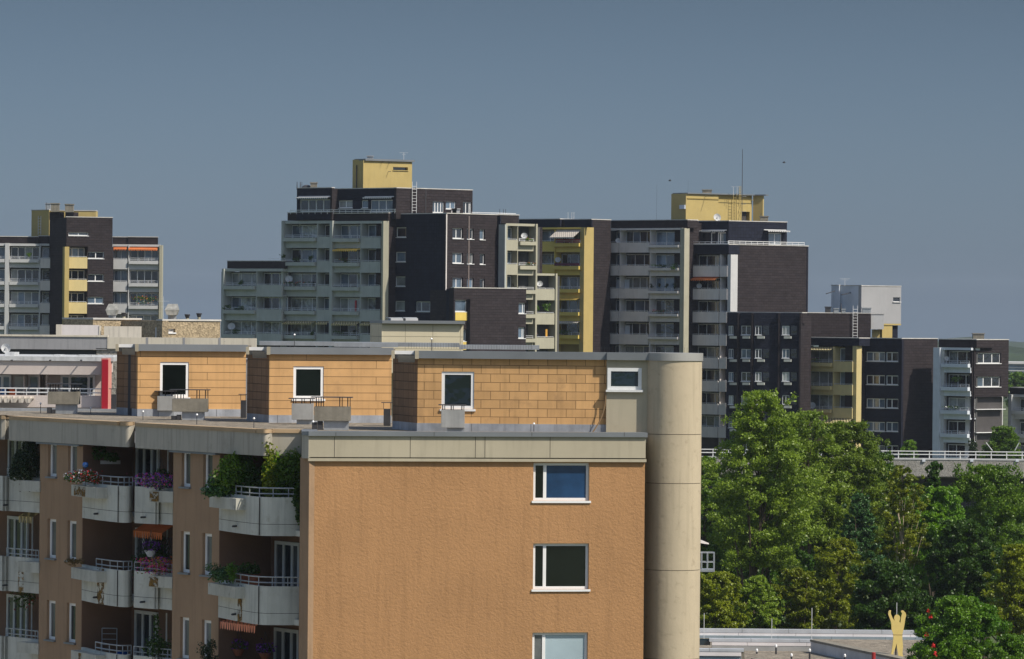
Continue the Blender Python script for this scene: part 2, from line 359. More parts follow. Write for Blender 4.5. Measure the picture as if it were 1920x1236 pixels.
def window(F_, r, splits, gmats, parent, o=-.12, fw=.07, fm=None, sill=False, name='window', hm=None, fd=.05):
    """frame with mullions at the fractions `splits`; panes are sub-parts. r = (u0,u1,z0,z1)"""
    u0, u1, z0, z1 = r; fm = fm or white; b = MB(); w = u1 - u0
    b.fbox(F_, u0, u0 + fw, z0, z1, o - fd, o); b.fbox(F_, u1 - fw, u1, z0, z1, o - fd, o)
    b.fbox(F_, u0 + fw, u1 - fw, z0, z0 + fw, o - fd, o - .002); b.fbox(F_, u0 + fw, u1 - fw, z1 - fw, z1, o - fd, o - .002)
    for s in splits: b.fbox(F_, u0 + w * s - fw * .6, u0 + w * s + fw * .6, z0 + fw, z1 - fw, o - fd, o - .004)
    if hm: b.fbox(F_, u0 + fw, u1 - fw, z0 + (z1 - z0) * hm - fw * .4, z0 + (z1 - z0) * hm + fw * .4, o - fd, o - .006)
    fr = b.build(name, fm, parent)
    e = [0] + list(splits) + [1]
    if not isinstance(gmats, (list, tuple)): gmats = [gmats]
    if len(gmats) == 1:
        g = MB(); g.fbox(F_, u0 + .01, u1 - .01, z0 + .01, z1 - .01, o - fd - .012, o - fd * .6); g.build('pane', gmats[0], fr)
    else:
        for i in range(len(e) - 1):
            g = MB(); g.fbox(F_, u0 + w * e[i] + .01, u0 + w * e[i + 1] - .01, z0 + .01, z1 - .01, o - fd - .012, o - fd * .6); g.build('pane', gmats[i % len(gmats)], fr)
    if sill:
        s = MB(); s.fbox(F_, u0 - .05, u1 + .05, z0 - .07, z0 - .003, o - .02, sill if sill is not True else .06); s.build('sill', fm, fr)
    return fr

# ================================================================== the near apricot building
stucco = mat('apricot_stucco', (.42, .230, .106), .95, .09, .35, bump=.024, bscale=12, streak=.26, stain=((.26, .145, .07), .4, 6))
stuccoL = mat('apricot_stucco_shaded', (.335, .22, .135), .95, .10, .6, bump=.012, bscale=9, streak=.3)  # same paint as the front, darkened in colour for the shaded side
stuccoR = mat('shaded_loggia_stucco', (.21, .125, .082), .95, .1, .6, bump=.01, bscale=12)  # apricot stucco again, loggia shade put into its colour
fasc = mat('beige_fascia', (.42, .375, .28), .9, .08, .5, streak=.22, stain=((.30, .27, .2), .3, 1.6))
fascL = mat('grey_fascia', (.42, .39, .33), .9, .12, .5, streak=.55, stain=((.2, .19, .15), .4, 1.2))
copg = mat('grey_metal_coping', (.21, .225, .24), .45, .12, .6, metal=.3)
copo = mat('rusty_coping', (.42, .30, .18), .7, .2, .7)
tilep = mat('apricot_tile', (.57, .335, .145), .75, .12, 1.1, brick=dict(w=.605, h=.275, g=.009, v=.09, mort=.36), streak=.3, stain=((.30, .18, .09), .5, 1.3))
tilew = mat('apricot_tile_wide', (.57, .335, .145), .75, .10, 1.1, brick=dict(w=3.9, h=.275, g=.010, v=.05, mort=.4, off=.37), streak=.3, stain=((.33, .2, .1), .35, 1.0))
tiled = mat('shaded_tile', (.28, .16, .085), .8, .15, 1.1, brick=dict(w=.605, h=.275, g=.012, v=.1, mort=.45, off=0), streak=.3)  # apricot tile darkened in colour for the shaded left-facing reveals
lead = mat('lead_flashing', (.36, .38, .42), .5, .25, 1.6, metal=.35, streak=.5, brick=dict(w=1.9, h=5, g=.015, v=.08, mort=.6, off=0))
gravel = mat('roof_gravel', (.25, .215, .17), .95, .2, .6, fine=5, bump=.1, bscale=6)
balc = mat('balcony_concrete', (.53, .53, .475), .9, .12, .9, streak=.4, stain=((.18, .13, .05), .35, 2.2), bump=.004, bscale=25)
plantr = mat('planter_concrete', (.47, .46, .40), .9, .14, 1.5, streak=.5, stain=((.10, .09, .06), .6, 3.0))
lichen = mat('lichen_stain', (.20, .115, .03), .95, .5, 9, stain=((.06, .05, .035), .8, 12))
t_ = lichen.node_tree; tc = [n for n in t_.nodes if n.type == 'TEX_COORD'][0]; n_ = t_.nodes.new('ShaderNodeTexNoise'); n_.inputs['Scale'].default_value = 5; n_.inputs['Detail'].default_value = 8; n_.inputs['Roughness'].default_value = .75
g_ = t_.nodes.new('ShaderNodeMapRange'); g_.inputs[1].default_value = .46; g_.inputs[2].default_value = .56; tb = t_.nodes.new('ShaderNodeBsdfTransparent'); ms_ = t_.nodes.new('ShaderNodeMixShader')
t_.links.new(tc.outputs['Object'], n_.inputs['Vector']); t_.links.new(n_.outputs['Fac'], g_.inputs[0]); t_.links.new(g_.outputs[0], ms_.inputs[0]); t_.links.new(tb.outputs[0], ms_.inputs[1]); t_.links.new(t_.nodes['Principled BSDF'].outputs[0], ms_.inputs[2]); t_.links.new(ms_.outputs[0], t_.nodes['Material Output'].inputs['Surface'])
joint = mat('dark_joint', (.05, .045, .04), .95)
towm = mat('tower_concrete', (.50, .42, .30), .85, .05, .8, streak=.28, bump=.012, bscale=2.5, stain=((.16, .11, .07), .3, 4))
towm.node_tree.nodes['Principled BSDF'].inputs['Roughness'].default_value = .8
pvc = mat('pvc_frame', (.82, .82, .82), .4, .05, 2, spec=.5)
g_dark = glass('glass_black_green', (.006, .009, .008), .04, .004, .6); g_navy = glass('glass_navy', (.016, .058, .15), .08, .004, .6)
g_blind = glass('glass_blind', (.26, .33, .37), .12, .004, .7, var=.1); g_teal = glass('glass_teal', (.010, .022, .030), .04, .01, .7)
g_curt = glass('glass_grey_curtain', (.11, .12, .125), .08, .01, .6)

NB = thing('apartment_building', 'apricot rendered apartment building with a round beige stair tower, closest to the viewer', 'apartment building', (-6.3, 150, 0))
FF = Fac(580, 150, 1212, 152)
zz = lambda y, x=900: FF.z(x, y)
ZC, ZG = 26.24, 26.2          # coping top, roof gravel
zs = [FF.rect(1000, 868, 1105, 939), FF.rect(999.5, 1019, 1104, 1105), FF.rect(998, 1186, 1102, 1272)]
zmold = zz(864)
wall('wall', FF, 0, FF.L - .004, 0, zmold, zs, 0, .22, stucco, NB)
window(FF, zs[0], [.215], [g_dark, g_navy], NB, o=-.10, fw=.085, fm=pvc, sill=.05)
window(FF, zs[1], [.215], [g_dark, g_dark], NB, o=-.10, fw=.085, fm=pvc, sill=.05)
window(FF, zs[2], [.215], [g_curt, g_blind], NB, o=-.10, fw=.085, fm=pvc, sill=.05)
b = MB()                      # fascia with its joints, drip moulding and coping
b.fbox(FF, -.01, FF.L - .012, zz(858), zz(816), -.5, .12)
for x in (626, 768, 890, 908, 1030): b.pbox(FF, x - .5, 819, x + .5, 858, .1, .123, 1)
b.fbox(FF, -.005, FF.L - .01, zz(860), zz(858), -.3, .05, 1)
b.fbox(FF, -.01, FF.L + .02, zz(865.5), zz(860), -.3, .11)
b.build('fascia', [fasc, joint], NB)
b = MB(); b.fbox(FF, -.02, FF.L + .03, zz(818.5), ZC + .01, -.55, .2)
for x in (628, 812, 995, 1168): b.pbox(FF, x - .4, 810.5, x + .4, 818, .19, .204, 1)
b.build('coping', [copg, joint], NB)

# --- the long left front with its loggias, receding to the left
NL = Fac(0, 169, 580, 150)
def npx(px, d):
    r = ray(px, 880); k = (NL.P + NL.n * d).dot(NL.n) / Vector((r.x, r.y, 0)).dot(NL.n); return (r.x * k, r.y * k)
def nuu(px, d=0):
    p = npx(px, d); return (Vector((p[0], p[1], 0)) - NL.P).dot(NL.d)
H = 2.81; ZB = 25.42
segs = [(75, 155), (325, 412), (563, 579.7)]
wins = {0: [(90, 106), (127.5, 144)], 1: [(340.5, 357), (381, 398.5)], 2: []}
for i, (a, c) in enumerate(segs):
    hl = []
    for (x0, x1) in wins[i]:
        for k in range(4): hl.append((nuu(x0), nuu(x1), 24.22 - H * k, min(25.57 - H * k, 25.40)))
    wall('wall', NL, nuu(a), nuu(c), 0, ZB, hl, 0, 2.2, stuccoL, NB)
    for j, h in enumerate(hl):
        wd = window(NL, h, [], [random.choice([g_curt, g_curt, g_teal])], NB, o=-.10, fw=.10, fm=pvc)
        s = MB(); s.fbox(NL, h[0] - .06, h[1] + .06, h[2] - .06, h[2] - .004, -.1, .09); s.build('sill', copg, wd)
# loggia backs, slabs and doors
lg = [(-140, 75), (155, 325), (412, 563)]
bk = MB(); sl = MB()
for a, c in lg:
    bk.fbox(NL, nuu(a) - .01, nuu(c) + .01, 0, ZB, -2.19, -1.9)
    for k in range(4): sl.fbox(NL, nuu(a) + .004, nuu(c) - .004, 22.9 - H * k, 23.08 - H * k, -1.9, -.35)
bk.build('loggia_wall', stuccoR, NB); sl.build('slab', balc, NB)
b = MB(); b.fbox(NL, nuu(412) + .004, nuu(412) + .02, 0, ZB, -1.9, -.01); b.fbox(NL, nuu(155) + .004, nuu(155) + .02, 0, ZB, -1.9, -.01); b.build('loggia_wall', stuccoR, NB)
doors = [(18, 56), (258, 300), (520, 566)]
for (x0, x1) in doors:
    for k in range(4):
        o_ = -1.9; u0, u1 = nuu(x0, o_), nuu(x1, o_); zt = 25.36 - H * k
        window(NL, (u0, u1, 23.1 - H * k, min(zt, 25.38)), [.36, .7], [g_curt, g_teal, g_curt], NB, o=-1.82, fw=.11, fm=offw, name='balcony_door', fd=.07)
for k in range(4):                       # white rain pipes at the loggia backs
    for x in (315, 62):
        b = MB(); p = npx(x, -1.75); b.tube((*p, 23.1 - H * k), (*p, 25.4 - H * k), .03, 6); b.build('rain_pipe', pvc, NB)
# balconies
def smooth_line(pts, n=5):
    out = []
    for i in range(len(pts) - 1):
        p0, p1, p2, p3 = [np.array(pts[min(max(i + j, 0), len(pts) - 1)]) for j in (-1, 0, 1, 2)]
        for t in np.linspace(0, 1, n, endpoint=False):
            out.append(tuple(.5 * ((2 * p1) + (p2 - p0) * t + (2 * p0 - 5 * p1 + 4 * p2 - p3) * t * t + (3 * p1 - p0 - 3 * p2 + p3) * t ** 3)))
    out.append(pts[-1]); return out
def balcony(line, k, planter, px_rail, stains=(), joints=()):
    pts = [npx(*p) for p in line]; zb = 22.9 - H * k; b = MB()
    sm = pts[:2] + smooth_line(pts[1:], 5)[1:]
    b.band(sm, zb, zb + .36, .12); b.band(sm, zb + .375, zb + 1.22, .12); b.band([(p[0], p[1] + .02) for p in sm], zb + .35, zb + .39, .08, 1)
    # floor between the parapet and the loggia slab
    back = [npx(line[-1][0], line[-1][1])]
    inner = [(p[0] + .02, p[1] + .06) for p in sm]
    bp = [NL.pt(nuu(*line[-1]) - .03, 0, -.36), NL.pt(nuu(*line[0]) + .03, 0, -.36)]
    b.prism(inner + [(q.x, q.y) for q in bp], zb + .02, zb + .17)
    for j in joints:
        p = npx(*j); b.box(p[0] - .012, p[0] + .012, p[1] - .05, p[1] + .05, zb + .01, zb + 1.21, 1)
    ob = b.build('balcony', [balc, joint], NB)
    r = MB(); rl = [npx(px, d - .08) for px, d in px_rail]
    for h in (1.32, 1.50): r.path([(p[0], p[1], zb + h) for p in smooth_line(rl, 4)], .022)
    for p in smooth_line(rl, 3): r.tube((p[0], p[1], zb + 1.15), (p[0], p[1], zb + 1.5), .018)
    r.build('railing', galv, ob)
    if planter:
        pl = MB(); pp = [npx(*p) for p in planter]; pl.band(pp, zb + .76, zb + 1.13, .42)
        pl.build('planter', plantr, ob)
    for (x0, x1, d, z0, z1) in stains:
        s = MB(); s.band([npx(x0, d[0]), npx(x1, d[1])], zb + z0, zb + z1, -.006); s.build('lichen_patch', lichen, ob)
    d = MB(); p = npx(line[1][0] + 3, line[1][1]); d.tube((p[0], p[1], zb + .22), (p[0] - .12, p[1] - .22, zb + .22), .035, 6); d.build('drain_spout', darkm, ob)
    return ob
for k in range(3):
    balcony([(155, .03), (182, .36), (222, .5), (242, .3), (249.5, -.02)], k, [(134 + k, .42), (158, .64), (182.5, .80)], [(182, .36), (222, .45), (249, .02)],
            [(184, 197, (.375, .43), .0, 1.2)] if k == 1 else [(139, 160, (.468, .665), .78, 1.1)] if k == 0 else [(150, 170, (.57, .71), .78, 1.1)], [(222, .5)])
    balcony([(253, .18), (270, .1), (297, -.1), (298, -.2), (324.5, -.28)], k, [(281, .34), (300, .2), (324.4, .03)], [(254, .12), (297, -.1), (324, -.25)],
            [(281, 298, (.345, .225), .78, 1.1)] if k < 2 else [], [])
    balcony([(411.5, .03), (442, .36), (487, .56), (525, .1), (562.6, -.48)], k, [(393 - k, .42), (418, .62), (443, .80)], [(443, .4), (487, .52), (562, -.45)],
            [(448, 456, (.42, .46), .0, 1.18)] if k == 1 else [], [(487, .56)])
    balcony([(-130, .9), (12, .1), (14, .0), (52, -.2), (74.6, -.28)], k, [(35, .34), (50, .22), (74.4, .05)], [(14, .05), (52, -.15), (74, -.25)],
            [(36, 46, (.16, .10), -.05, .75)] if k == 1 else [], [])
# roof edge of the left front: three stepped lengths with rounded ends, the last meets the front fascia
def nY(px, Y): p = at(px, 800, Y); return (p.x, p.y)
edges = [[(-140, .2), (2, .2), (9, .1), (13, -.12), (15, -.4)],
         [(16, .2), (120, .2), (222, .2), (232, .15), (242, .02), (248, -.2), (252, -.5)],
         [(253, .2), (380, .2), (478, .2), (494, .12), (504, -.06), (508, -.22), (510, -.38)]]
for i, e in enumerate(edges):
    pts = [npx(*p) for p in e]; sm = pts[:3] + smooth_line(pts[2:], 5)[1:] if i else pts
    if i == 2: sm = sm + [nY(565, 152.72)]
    b = MB(); b.band(sm, 25.40, 26.14, .35); ob = b.build('fascia', fascL if i < 2 else fascL, NB)
    c = MB(); c.band([(p[0], p[1] - .06) for p in sm], 26.12, ZC, .5); ob = c.build('coping', copo, NB)
b = MB(); b.band([nY(565.5, 152.7), nY(567, 150.0), nY(579, 149.87)], 25.40, 26.13, .3); b.build('fascia', fascL, NB)
b = MB(); b.band([nY(565, 152.66), nY(566, 149.95), nY(580, 149.82)], 26.12, ZC + .003, .5); b.build('coping', copg, NB)
b = MB(); q = [npx(*p) for p in ((-140, -.15), (4, -.15), (14, -.75), (30, -.15), (236, -.25), (251, -.85), (264, -.15), (486, -.2), (503, -.5))]
b.prism(q + [nY(509, 153.3), nY(566, 153.2), nY(567.5, 152.6), nY(568, 150.4), nY(1208, 152.3), nY(1208, 170), nY(470, 178), nY(-140, 178)], 25.9, ZG); b.build('roof_gravel', gravel, NB)
b = MB(); b.band([nY(-140, 178), nY(470, 178)], 25.9, ZG + .1, .4); b.build('roof_edge', galv, NB)
# white strips of roof edging and thin line under fascia
b = MB()
for a, c in ((75, 155), (325, 412)): b.fbox(NL, nuu(a), nuu(c), 25.33, 25.39, -.02, .17)
b.build('gutter', copg, NB)

# --- roof-top storey in three steps with reveals in shade-darkened tile
ZT0, ZT1, ZF0, ZF1 = 26.46, 28.53, 28.53, 28.77
blocks = [((258, 171), (461, 172.2), [(218, 173.6), (232, 173.2)], tilew, (300, 679, 354, 745), g_dark),
          ((505, 163), (734, 164.2), [(462.5, 165.6), (473, 165.2)], tilew, (550, 687, 607, 748), g_dark),
          ((783, 153.2), (1137, 153.25), [(735.5, 155.8), (747, 155.4)], tilep, (828, 697, 889, 767), g_teal)]
for i, (p0, p1, rev, tm, wn, gm) in enumerate(blocks):
    Fb = Fac(*p0, *p1, py=720); w = Fb.rect(*wn)
    ph = wall('roof_storey', Fb, 0, Fb.L, ZT0, ZT1, [w], 0, .2, tm, NB)
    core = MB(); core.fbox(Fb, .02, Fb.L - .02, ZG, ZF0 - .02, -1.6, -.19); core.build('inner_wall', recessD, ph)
    window(Fb, w, [], [gm], NB, o=-.03, fw=.10, fm=pvc, sill=.05)
    f = MB(); f.fbox(Fb, -.01, Fb.L, ZG - .05, ZT0, -.15, .035)
    a = nY(*rev[0]); c = nY(*rev[1]); d = nY(*p0)
    f.band([a, c, (d[0] - .005, d[1])], ZG - .05, ZT0, .15); f.build('flashing', lead, NB)
    r = MB(); r.band([a, c, (d[0] - .02, d[1] + .03)], ZT0, ZT1, .2); r.build('reveal', tiled, NB)
    r = MB(); rf = MB()
    f = MB(); f.fbox(Fb, -.12 if i else -.1, Fb.L + .02, ZF0, ZF1, -.4, .16)
    for x in ((330, 420), (585, 690), (866, 1044))[i]: f.pbox(Fb, x - .4, 640, x + .4, 640 + 1, .1, .12, 0)
    f.build('roof_fascia', copg, NB)
    # pale beam across the reveal, end blocks and the bent metal sheet beneath it
    f = MB(); x0 = rev[0][0]; Yb = p0[1] + .25
    f.hexa([(*nY(x0, Yb), ZF1 - .12), (*nY(p0[0] - 4, Yb), ZF1 - .12), (*nY(p0[0] - 4, Yb + .2), ZF1 - .12), (*nY(x0, Yb + .2), ZF1 - .12),
            (*nY(x0, Yb), ZF1 - .01), (*nY(p0[0] - 4, Yb), ZF1 - .01), (*nY(p0[0] - 4, Yb + .2), ZF1 - .01), (*nY(x0, Yb + .2), ZF1 - .01)])
    f.build('beam', white, NB)
    f = MB(); e0 = nY(x0 - 1, Yb - .15); f.box(e0[0] - .03, e0[0] + .07, e0[1], e0[1] + .4, ZF0 - .02, ZF1 - .005); f.build('end_block', fasc, NB); f = MB(); e1 = nY(p0[0] - 5, p0[1] - .19); f.box(e1[0] - .02, e1[0] + .1, e1[1], e1[1] + .3, ZF0 - .02, ZF1 + .005); f.build('end_block', fasc, NB)
    f = MB(); q0 = nY(x0 + 10, Yb + .35); q1 = nY(p0[0] - 6, Yb + .15)
    for j in range(5):
        t0, t1 = j / 5 * 1.5, (j + 1) / 5 * 1.5
        f.face([(q0[0], q0[1] - .3 * math.cos(t0), ZF0 + .08 - .22 * (1 - math.sin(1.5 - t0))), (q1[0], q1[1] - .3 * math.cos(t0), ZF0 + .08 - .22 * (1 - math.sin(1.5 - t0))),
                (q1[0], q1[1] - .3 * math.cos(t1), ZF0 + .08 - .22 * (1 - math.sin(1.5 - t1))), (q0[0], q0[1] - .3 * math.cos(t1), ZF0 + .08 - .22 * (1 - math.sin(1.5 - t1)))])
    f.build('bent_sheet', galv, NB)
for q in ([(222, 173.4), (258, 171.1), (460, 172.3), (470, 175.5), (222, 176)], [(466, 165.5), (505, 163.1), (733, 164.3), (740, 167), (480, 167.5)], [(738, 155.8), (783, 153.3), (1137, 153.3), (1250, 153.4), (1260, 156), (752, 157.6)]):
    b = MB(); b.prism([nY(*p) for p in q], ZF0 - .05, ZF1 - .04); b.build('flat_roof', gravel, NB)
b = MB()
for x0, x1, Y in ((485, 700, 178), (625, 745, 174), (860, 1010, 168), (700, 860, 177)): b.hexa([(*nY(x0, Y), ZF1 - .05), (*nY(x1, Y), ZF1 - .05), (*nY(x1, Y + 1.2), ZF1 - .05), (*nY(x0, Y + 1.2), ZF1 - .05), (*nY(x0, Y), ZF1 + .1), (*nY(x1, Y), ZF1 + .1), (*nY(x1, Y + 1.2), ZF1 + .1), (*nY(x0, Y + 1.2), ZF1 + .1)])
b.build('skylight_curb', galv, NB)
b = MB()
for x in list(range(765, 1000, 5)) + list(range(1112, 1308, 5)):
    Y = 166 if x < 1000 else 154.0; p = nY(x, Y); b.tube((*p, ZF1 - .03), (*p, ZF1 + .17), .004, 3)
b.build('bird_spikes', darkm, NB)
# small plastered wall with a narrow window between tiles and tower
FR = Fac(1137, 153.1, 1222, 153.1, py=740); w = FR.rect(1139, 690, 1203, 731)
wall('wall', FR, 0, FR.L, ZG - .3, ZF0, [w], 0, .25, fasc, NB)
window(FR, w, [], [g_teal], NB, o=.02, fw=.11, fm=offw, sill=.12)
b = MB(); b.fbox(FR, 0, FR.L, ZF0, ZF1, -.4, .14); b.build('roof_fascia', copg, NB)
b = MB(); b.path([FR.pt(-.02, FR.z(1137, y), .04) + Vector((-dx / 58.5, -.1 * dx / 10, 0)) for y, dx in ((735, 0), (757, 1), (775, 5), (790, 11), (803, 19), (813, 26))], .022); b.build('cable', mat('brown_cable', (.2, .13, .07), .8), NB)
# stair tower
TC = at(1262.5, 800, 153.4); TR = 52.8 / 9000 * 153.4
gro = [zof(1262, y, 152.6) for y in (815, 907, 1070, 1237)]
st = [ZF0] + gro + [0]; t = MB()
t.lathe((TC.x, TC.y, 0), [(TR - .03, 0), (TR - .03, ZF0)], 64, 1)
for a, c in zip(st[:-1], st[1:]): t.lathe((TC.x, TC.y, 0), [(TR, c + .012), (TR, a - .006)], 96, 0)
tw = t.build('stair_tower', [towm, joint], NB, smooth=True)
t = MB(); t.lathe((TC.x, TC.y, 0), [(TR + .035, ZF0 - .005), (TR + .035, ZF1), (TR - .1, ZF1 + .003)], 64); o = t.build('tower_rim', mat('light_metal_rim', (.42, .41, .39), .45, .1, .8, metal=.3), tw)

# --- vents on the gravel roof
def depth_at(px, py, z): r = ray(px, py); return (z - CAMZ) / r.z * r.y
def vent(x0, x1, yt, yb, base, rods=None, side=None, cm=None, dark=None):
    """concrete head (x0..x1, yt..yb) over a metal base (bx0,bx1,by1); rods carry a thin plate"""
    bx0, bx1, by = base; Y = depth_at((bx0 + bx1) / 2, by, ZG); k = Y / F
    v = MB(); A = at(x0, yb, Y); B_ = at(x1, yt, Y); dp = .75
    ob = None
    m0 = at(bx0, by, Y); m1 = at(bx1, by, Y)
    v.box(A.x, B_.x, Y - .12, Y - .12 + dp, A.z, B_.z); v.box(A.x + .01, B_.x - .01, Y - .11, Y - .13 + dp, A.z + .13, A.z + .145, 1)
    ob = v.build('roof_vent', [cm or vent_c, joint], NB, bevel=.008)
    bm_ = MB(); bm_.box(m0.x, m1.x, Y, Y + .5, ZG - .05, A.z); bm_.build('vent_base', galv, ob)
    if dark:
        d = MB()
        for q0, q1, yy in dark:
            a = at(q0, by, Y); c = at(q1, yy, Y); d.box(a.x, c.x, Y - .05, Y + .3, ZG - .02, c.z)
        d.build('vent_duct', darkm, ob)
    if rods:
        r = MB(); rx, yr, px0, px1 = rods; zt = at(x0, yr, Y).z
        for x in rx: p = at(x, yt, Y); r.tube((p.x, Y + .05, B_.z - .02), (p.x, Y + .05, zt), .018, 5); r.tube((p.x + .06, Y + .5, B_.z - .02), (p.x + .06, Y + .5, zt), .014, 5)
        a = at(px0, yr, Y); c = at(px1, yr, Y); r.box(a.x, c.x, Y - .1, Y + .62, zt, zt + .025); r.build('vent_cover', darkm, ob)
vent(90, 148, 735, 758, (104, 143, 776), ((94, 104, 134, 144), 720.5, 86, 152), dark=[(88, 96, 764), (97, 103, 768)])
vent(295, 326, 743, 770, (298, 326, 781), ((298, 310, 322), 734, 290, 330), cm=mat('grey_vent', (.34, .34, .33), .8, .15, 2, streak=.4))
vent(323, 389, 748, 772, (341, 382, 788), ((328, 339, 369, 385), 731.5, 318, 393), dark=[(321, 330, 780), (331, 339, 778)])
vent(547, 587, 757, 787, (556, 587, 796), ((550, 566, 582), 748, 541, 590), cm=MATS['grey_vent'])
vent(589, 657, 763, 789, (607, 653, 806.5), ((593, 602, 637, 652), 745.5, 583, 661), dark=[(585, 594, 792), (595, 605, 790)])
vent(827, 871, 769, 802, (838, 871, 811), ((830, 846, 866), 760, 822, 874), cm=MATS['grey_vent'])
for x0, x1, yt, yb in ((208, 218, 740, 771), (451, 461, 751, 783), (719, 732, 767, 798)):
    Y = depth_at((x0 + x1) / 2, yb + 1, ZG); a = at(x0, yb, Y); c = at(x1, yt, Y); v = MB(); v.box(a.x, c.x, Y, Y + .4, ZG, c.z)
    ob = v.build('roof_vent', darkm, NB); r = MB(); r.tube((a.x, Y, c.z), (a.x, Y, c.z + .2), .012, 4); r.tube((c.x, Y, c.z), (c.x, Y, c.z + .2), .012, 4); r.box(a.x - .08, c.x + .1, Y - .05, Y + .4, c.z + .2, c.z + .22); r.build('vent_cover', darkm, ob)
for x, y0, y1 in ((76, 757, 775), (170, 766, 776), (268, 772, 787), (369, 778, 796), (476, 785, 804), (587, 791, 808), (861, 796, 811), (1001, 795, 811), (809, 636, 655), (552, 628, 652)):
    z0 = ZG if y0 > 700 else ZF1 - .06; Y = max(150.6, depth_at(x, y1, z0)) if y0 > 700 else 158 if x > 600 else 168
    a = at(x, y1, Y); c = at(x, y0, Y); v = MB(); v.tube((a.x, Y, z0 - .05), (a.x, Y, c.z), .012, 5); ob = v.build('lightning_rod', darkm, NB)
    v = MB(); v.lathe((a.x, Y, c.z), [(.02, -.03), (.04, 0), (.02, .04)], 8); v.build('knob', pvc, ob)
# ------------------------------------------------------------------ far facades with loggias
def zlist(F_, x, y, dy, n): z0 = F_.z(x, y); d = z0 - F_.z(x, y + dy); return [z0 - d * k for k in range(n)]
def bay(root, F_, x0, x1, yr, zt, zb, zo, kind, pm, wm, panes, gl=None, deep=1.05, lip=.42, rails=2, top=None, win=True, wtrim=(.12, .10), fm=None):
    u0, u1 = F_.u(x0, yr), F_.u(x1, yr); g = .02
    bw = MB(); eL = 1.6 if F_.n.x < -.25 else 0; eR = 1.6 if F_.n.x > .25 else 0; bw.fbox(F_, u0 - eL, u1 + eR, zb[-1] - 2.0, (top or zo[0]) + .02, -deep - .25, -deep); bw.build('loggia_wall', wm, root)
    for k in range(len(zt)):
        b = MB()
        if kind == 'planter':
            b.fbox(F_, u0 + .06, u1 - .06, zt[k] - lip, zt[k], -.02, .42); b.fbox(F_, u0 + g, u1 - g, zb[k], zt[k] - lip - .01, -.14, -.02)
        elif kind == 'flat': b.fbox(F_, u0 + g, u1 - g, zb[k], zt[k], -.1, .16)
        b.fbox(F_, u0 + g, u1 - g, zb[k] + .03, zb[k] + .2, -deep + .01, -.15)
        ob = b.build('balcony', pm, root)
        if rails:
            r = MB()
            for h in ([.14, .32] if rails == 2 else [.1]):
                r.fbox(F_, u0 + .1, u1 - .1, zt[k] + h - .022, zt[k] + h + .022, .05, .10)
            nn = max(2, int((u1 - u0) / 1.2) + 1)
            for j in range(nn): uu = u0 + .14 + (u1 - u0 - .28) * j / (nn - 1); r.fbox(F_, uu - .02, uu + .02, zt[k] - .02, zt[k] + (.34 if rails == 2 else .12), .06, .09)
            r.build('railing', rail, ob)
        if win:
            n = panes if isinstance(panes, int) else panes[k % len(panes)]
            sp = [(i + rnd(-.06, .06)) / n for i in range(1, n)]
            g_ = gl[k % len(gl)] if gl else random.choice(GL)
            window(F_, (u0 + wtrim[0], u1 - wtrim[1], zb[k] + .25, zo[k] - .1), sp, [g_] if random.random() < .3 else [random.choice([g_, random.choice(GL)]) for _ in range(n)], root, o=-deep + .08, fw=.085, fm=fm or white)
def fin(root, F_, x0, x1, y0, y1, m, o0=-1.6, o1=.12, name='wall_fin'):
    b = MB(); b.pbox(F_, x0, y0, x1, y1, o0, o1); return b.build(name, m, root)
def block(root, F_, x0, y0, x1, y1, m, o0=-.4, o1=0, name='wall', capm=None, ch=.09):
    b = MB(); r = F_.rect(x0, y0, x1, y1); b.fbox(F_, *r, o0, o1); ob = b.build(name, m, root)
    if capm: c = MB(); c.fbox(F_, r[0] - .03, r[1] + .03, r[3], r[3] + ch, o0 - .05, o1 + .06); c.build('coping', capm, root)
    return ob
def core(root, F_, x0, y0, x1, y1, m, o0=-6, o1=-1.76, name='core'):
    b = MB(); r = F_.rect(x0, y0, x1, y1); i_ = min(.7, (r[1] - r[0]) * .2); b.fbox(F_, r[0] + i_, r[1] - i_, r[2], r[3], o0, o1); return b.build(name, m, root)
def punched(root, F_, x0, y0, x1, y1, rects, m, splits=(), gl=None, th=.35, o=0, fm=None, sill=.08, fw=.09, wo=-.14, capm=None):
    u0, u1, z0, z1 = F_.rect(x0, y0, x1, y1); hs_ = [F_.rect(*r[:4]) for r in rects]
    ob = wall('wall', F_, u0, u1, z0, z1, hs_, o, th, m, root)
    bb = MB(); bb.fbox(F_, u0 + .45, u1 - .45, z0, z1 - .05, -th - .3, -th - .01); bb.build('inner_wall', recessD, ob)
    for r, h in zip(rects, hs_):
        sp = r[4] if len(r) > 4 else splits; g_ = r[5] if len(r) > 5 else (gl or [random.choice(GL[:5])])
        window(F_, h, sp, g_, root, o=o + wo, fw=fw, fm=fm or white, sill=sill)
    if capm: c = MB(); c.fbox(F_, u0 - .02, u1 + .02, z1, z1 + .09, -.5, .06); c.build('coping', capm, root)
    return ob
def awning(root, F_, x0, x1, y0, y1, m, out=.9, o=-.1):
    u0, u1, z0, z1 = F_.rect(x0, y0, x1, y1); b = MB()
    b.face([F_.pt(u0, z1, o), F_.pt(u1, z1, o), F_.pt(u1, z0 + .12, o + out), F_.pt(u0, z0 + .12, o + out)])
    n = max(3, int((u1 - u0) / .3)); du = (u1 - u0) / n
    for i in range(n): b.face([F_.pt(u0 + du * i, z0 + .12, o + out), F_.pt(u0 + du * (i + 1), z0 + .12, o + out), F_.pt(u0 + du * (i + .8), z0 - .05, o + out), F_.pt(u0 + du * (i + .2), z0 - .05, o + out)])
    b.tube(F_.pt(u0, z1 + .02, o), F_.pt(u1, z1 + .02, o), .07, 6)
    return b.build('awning', m, root)
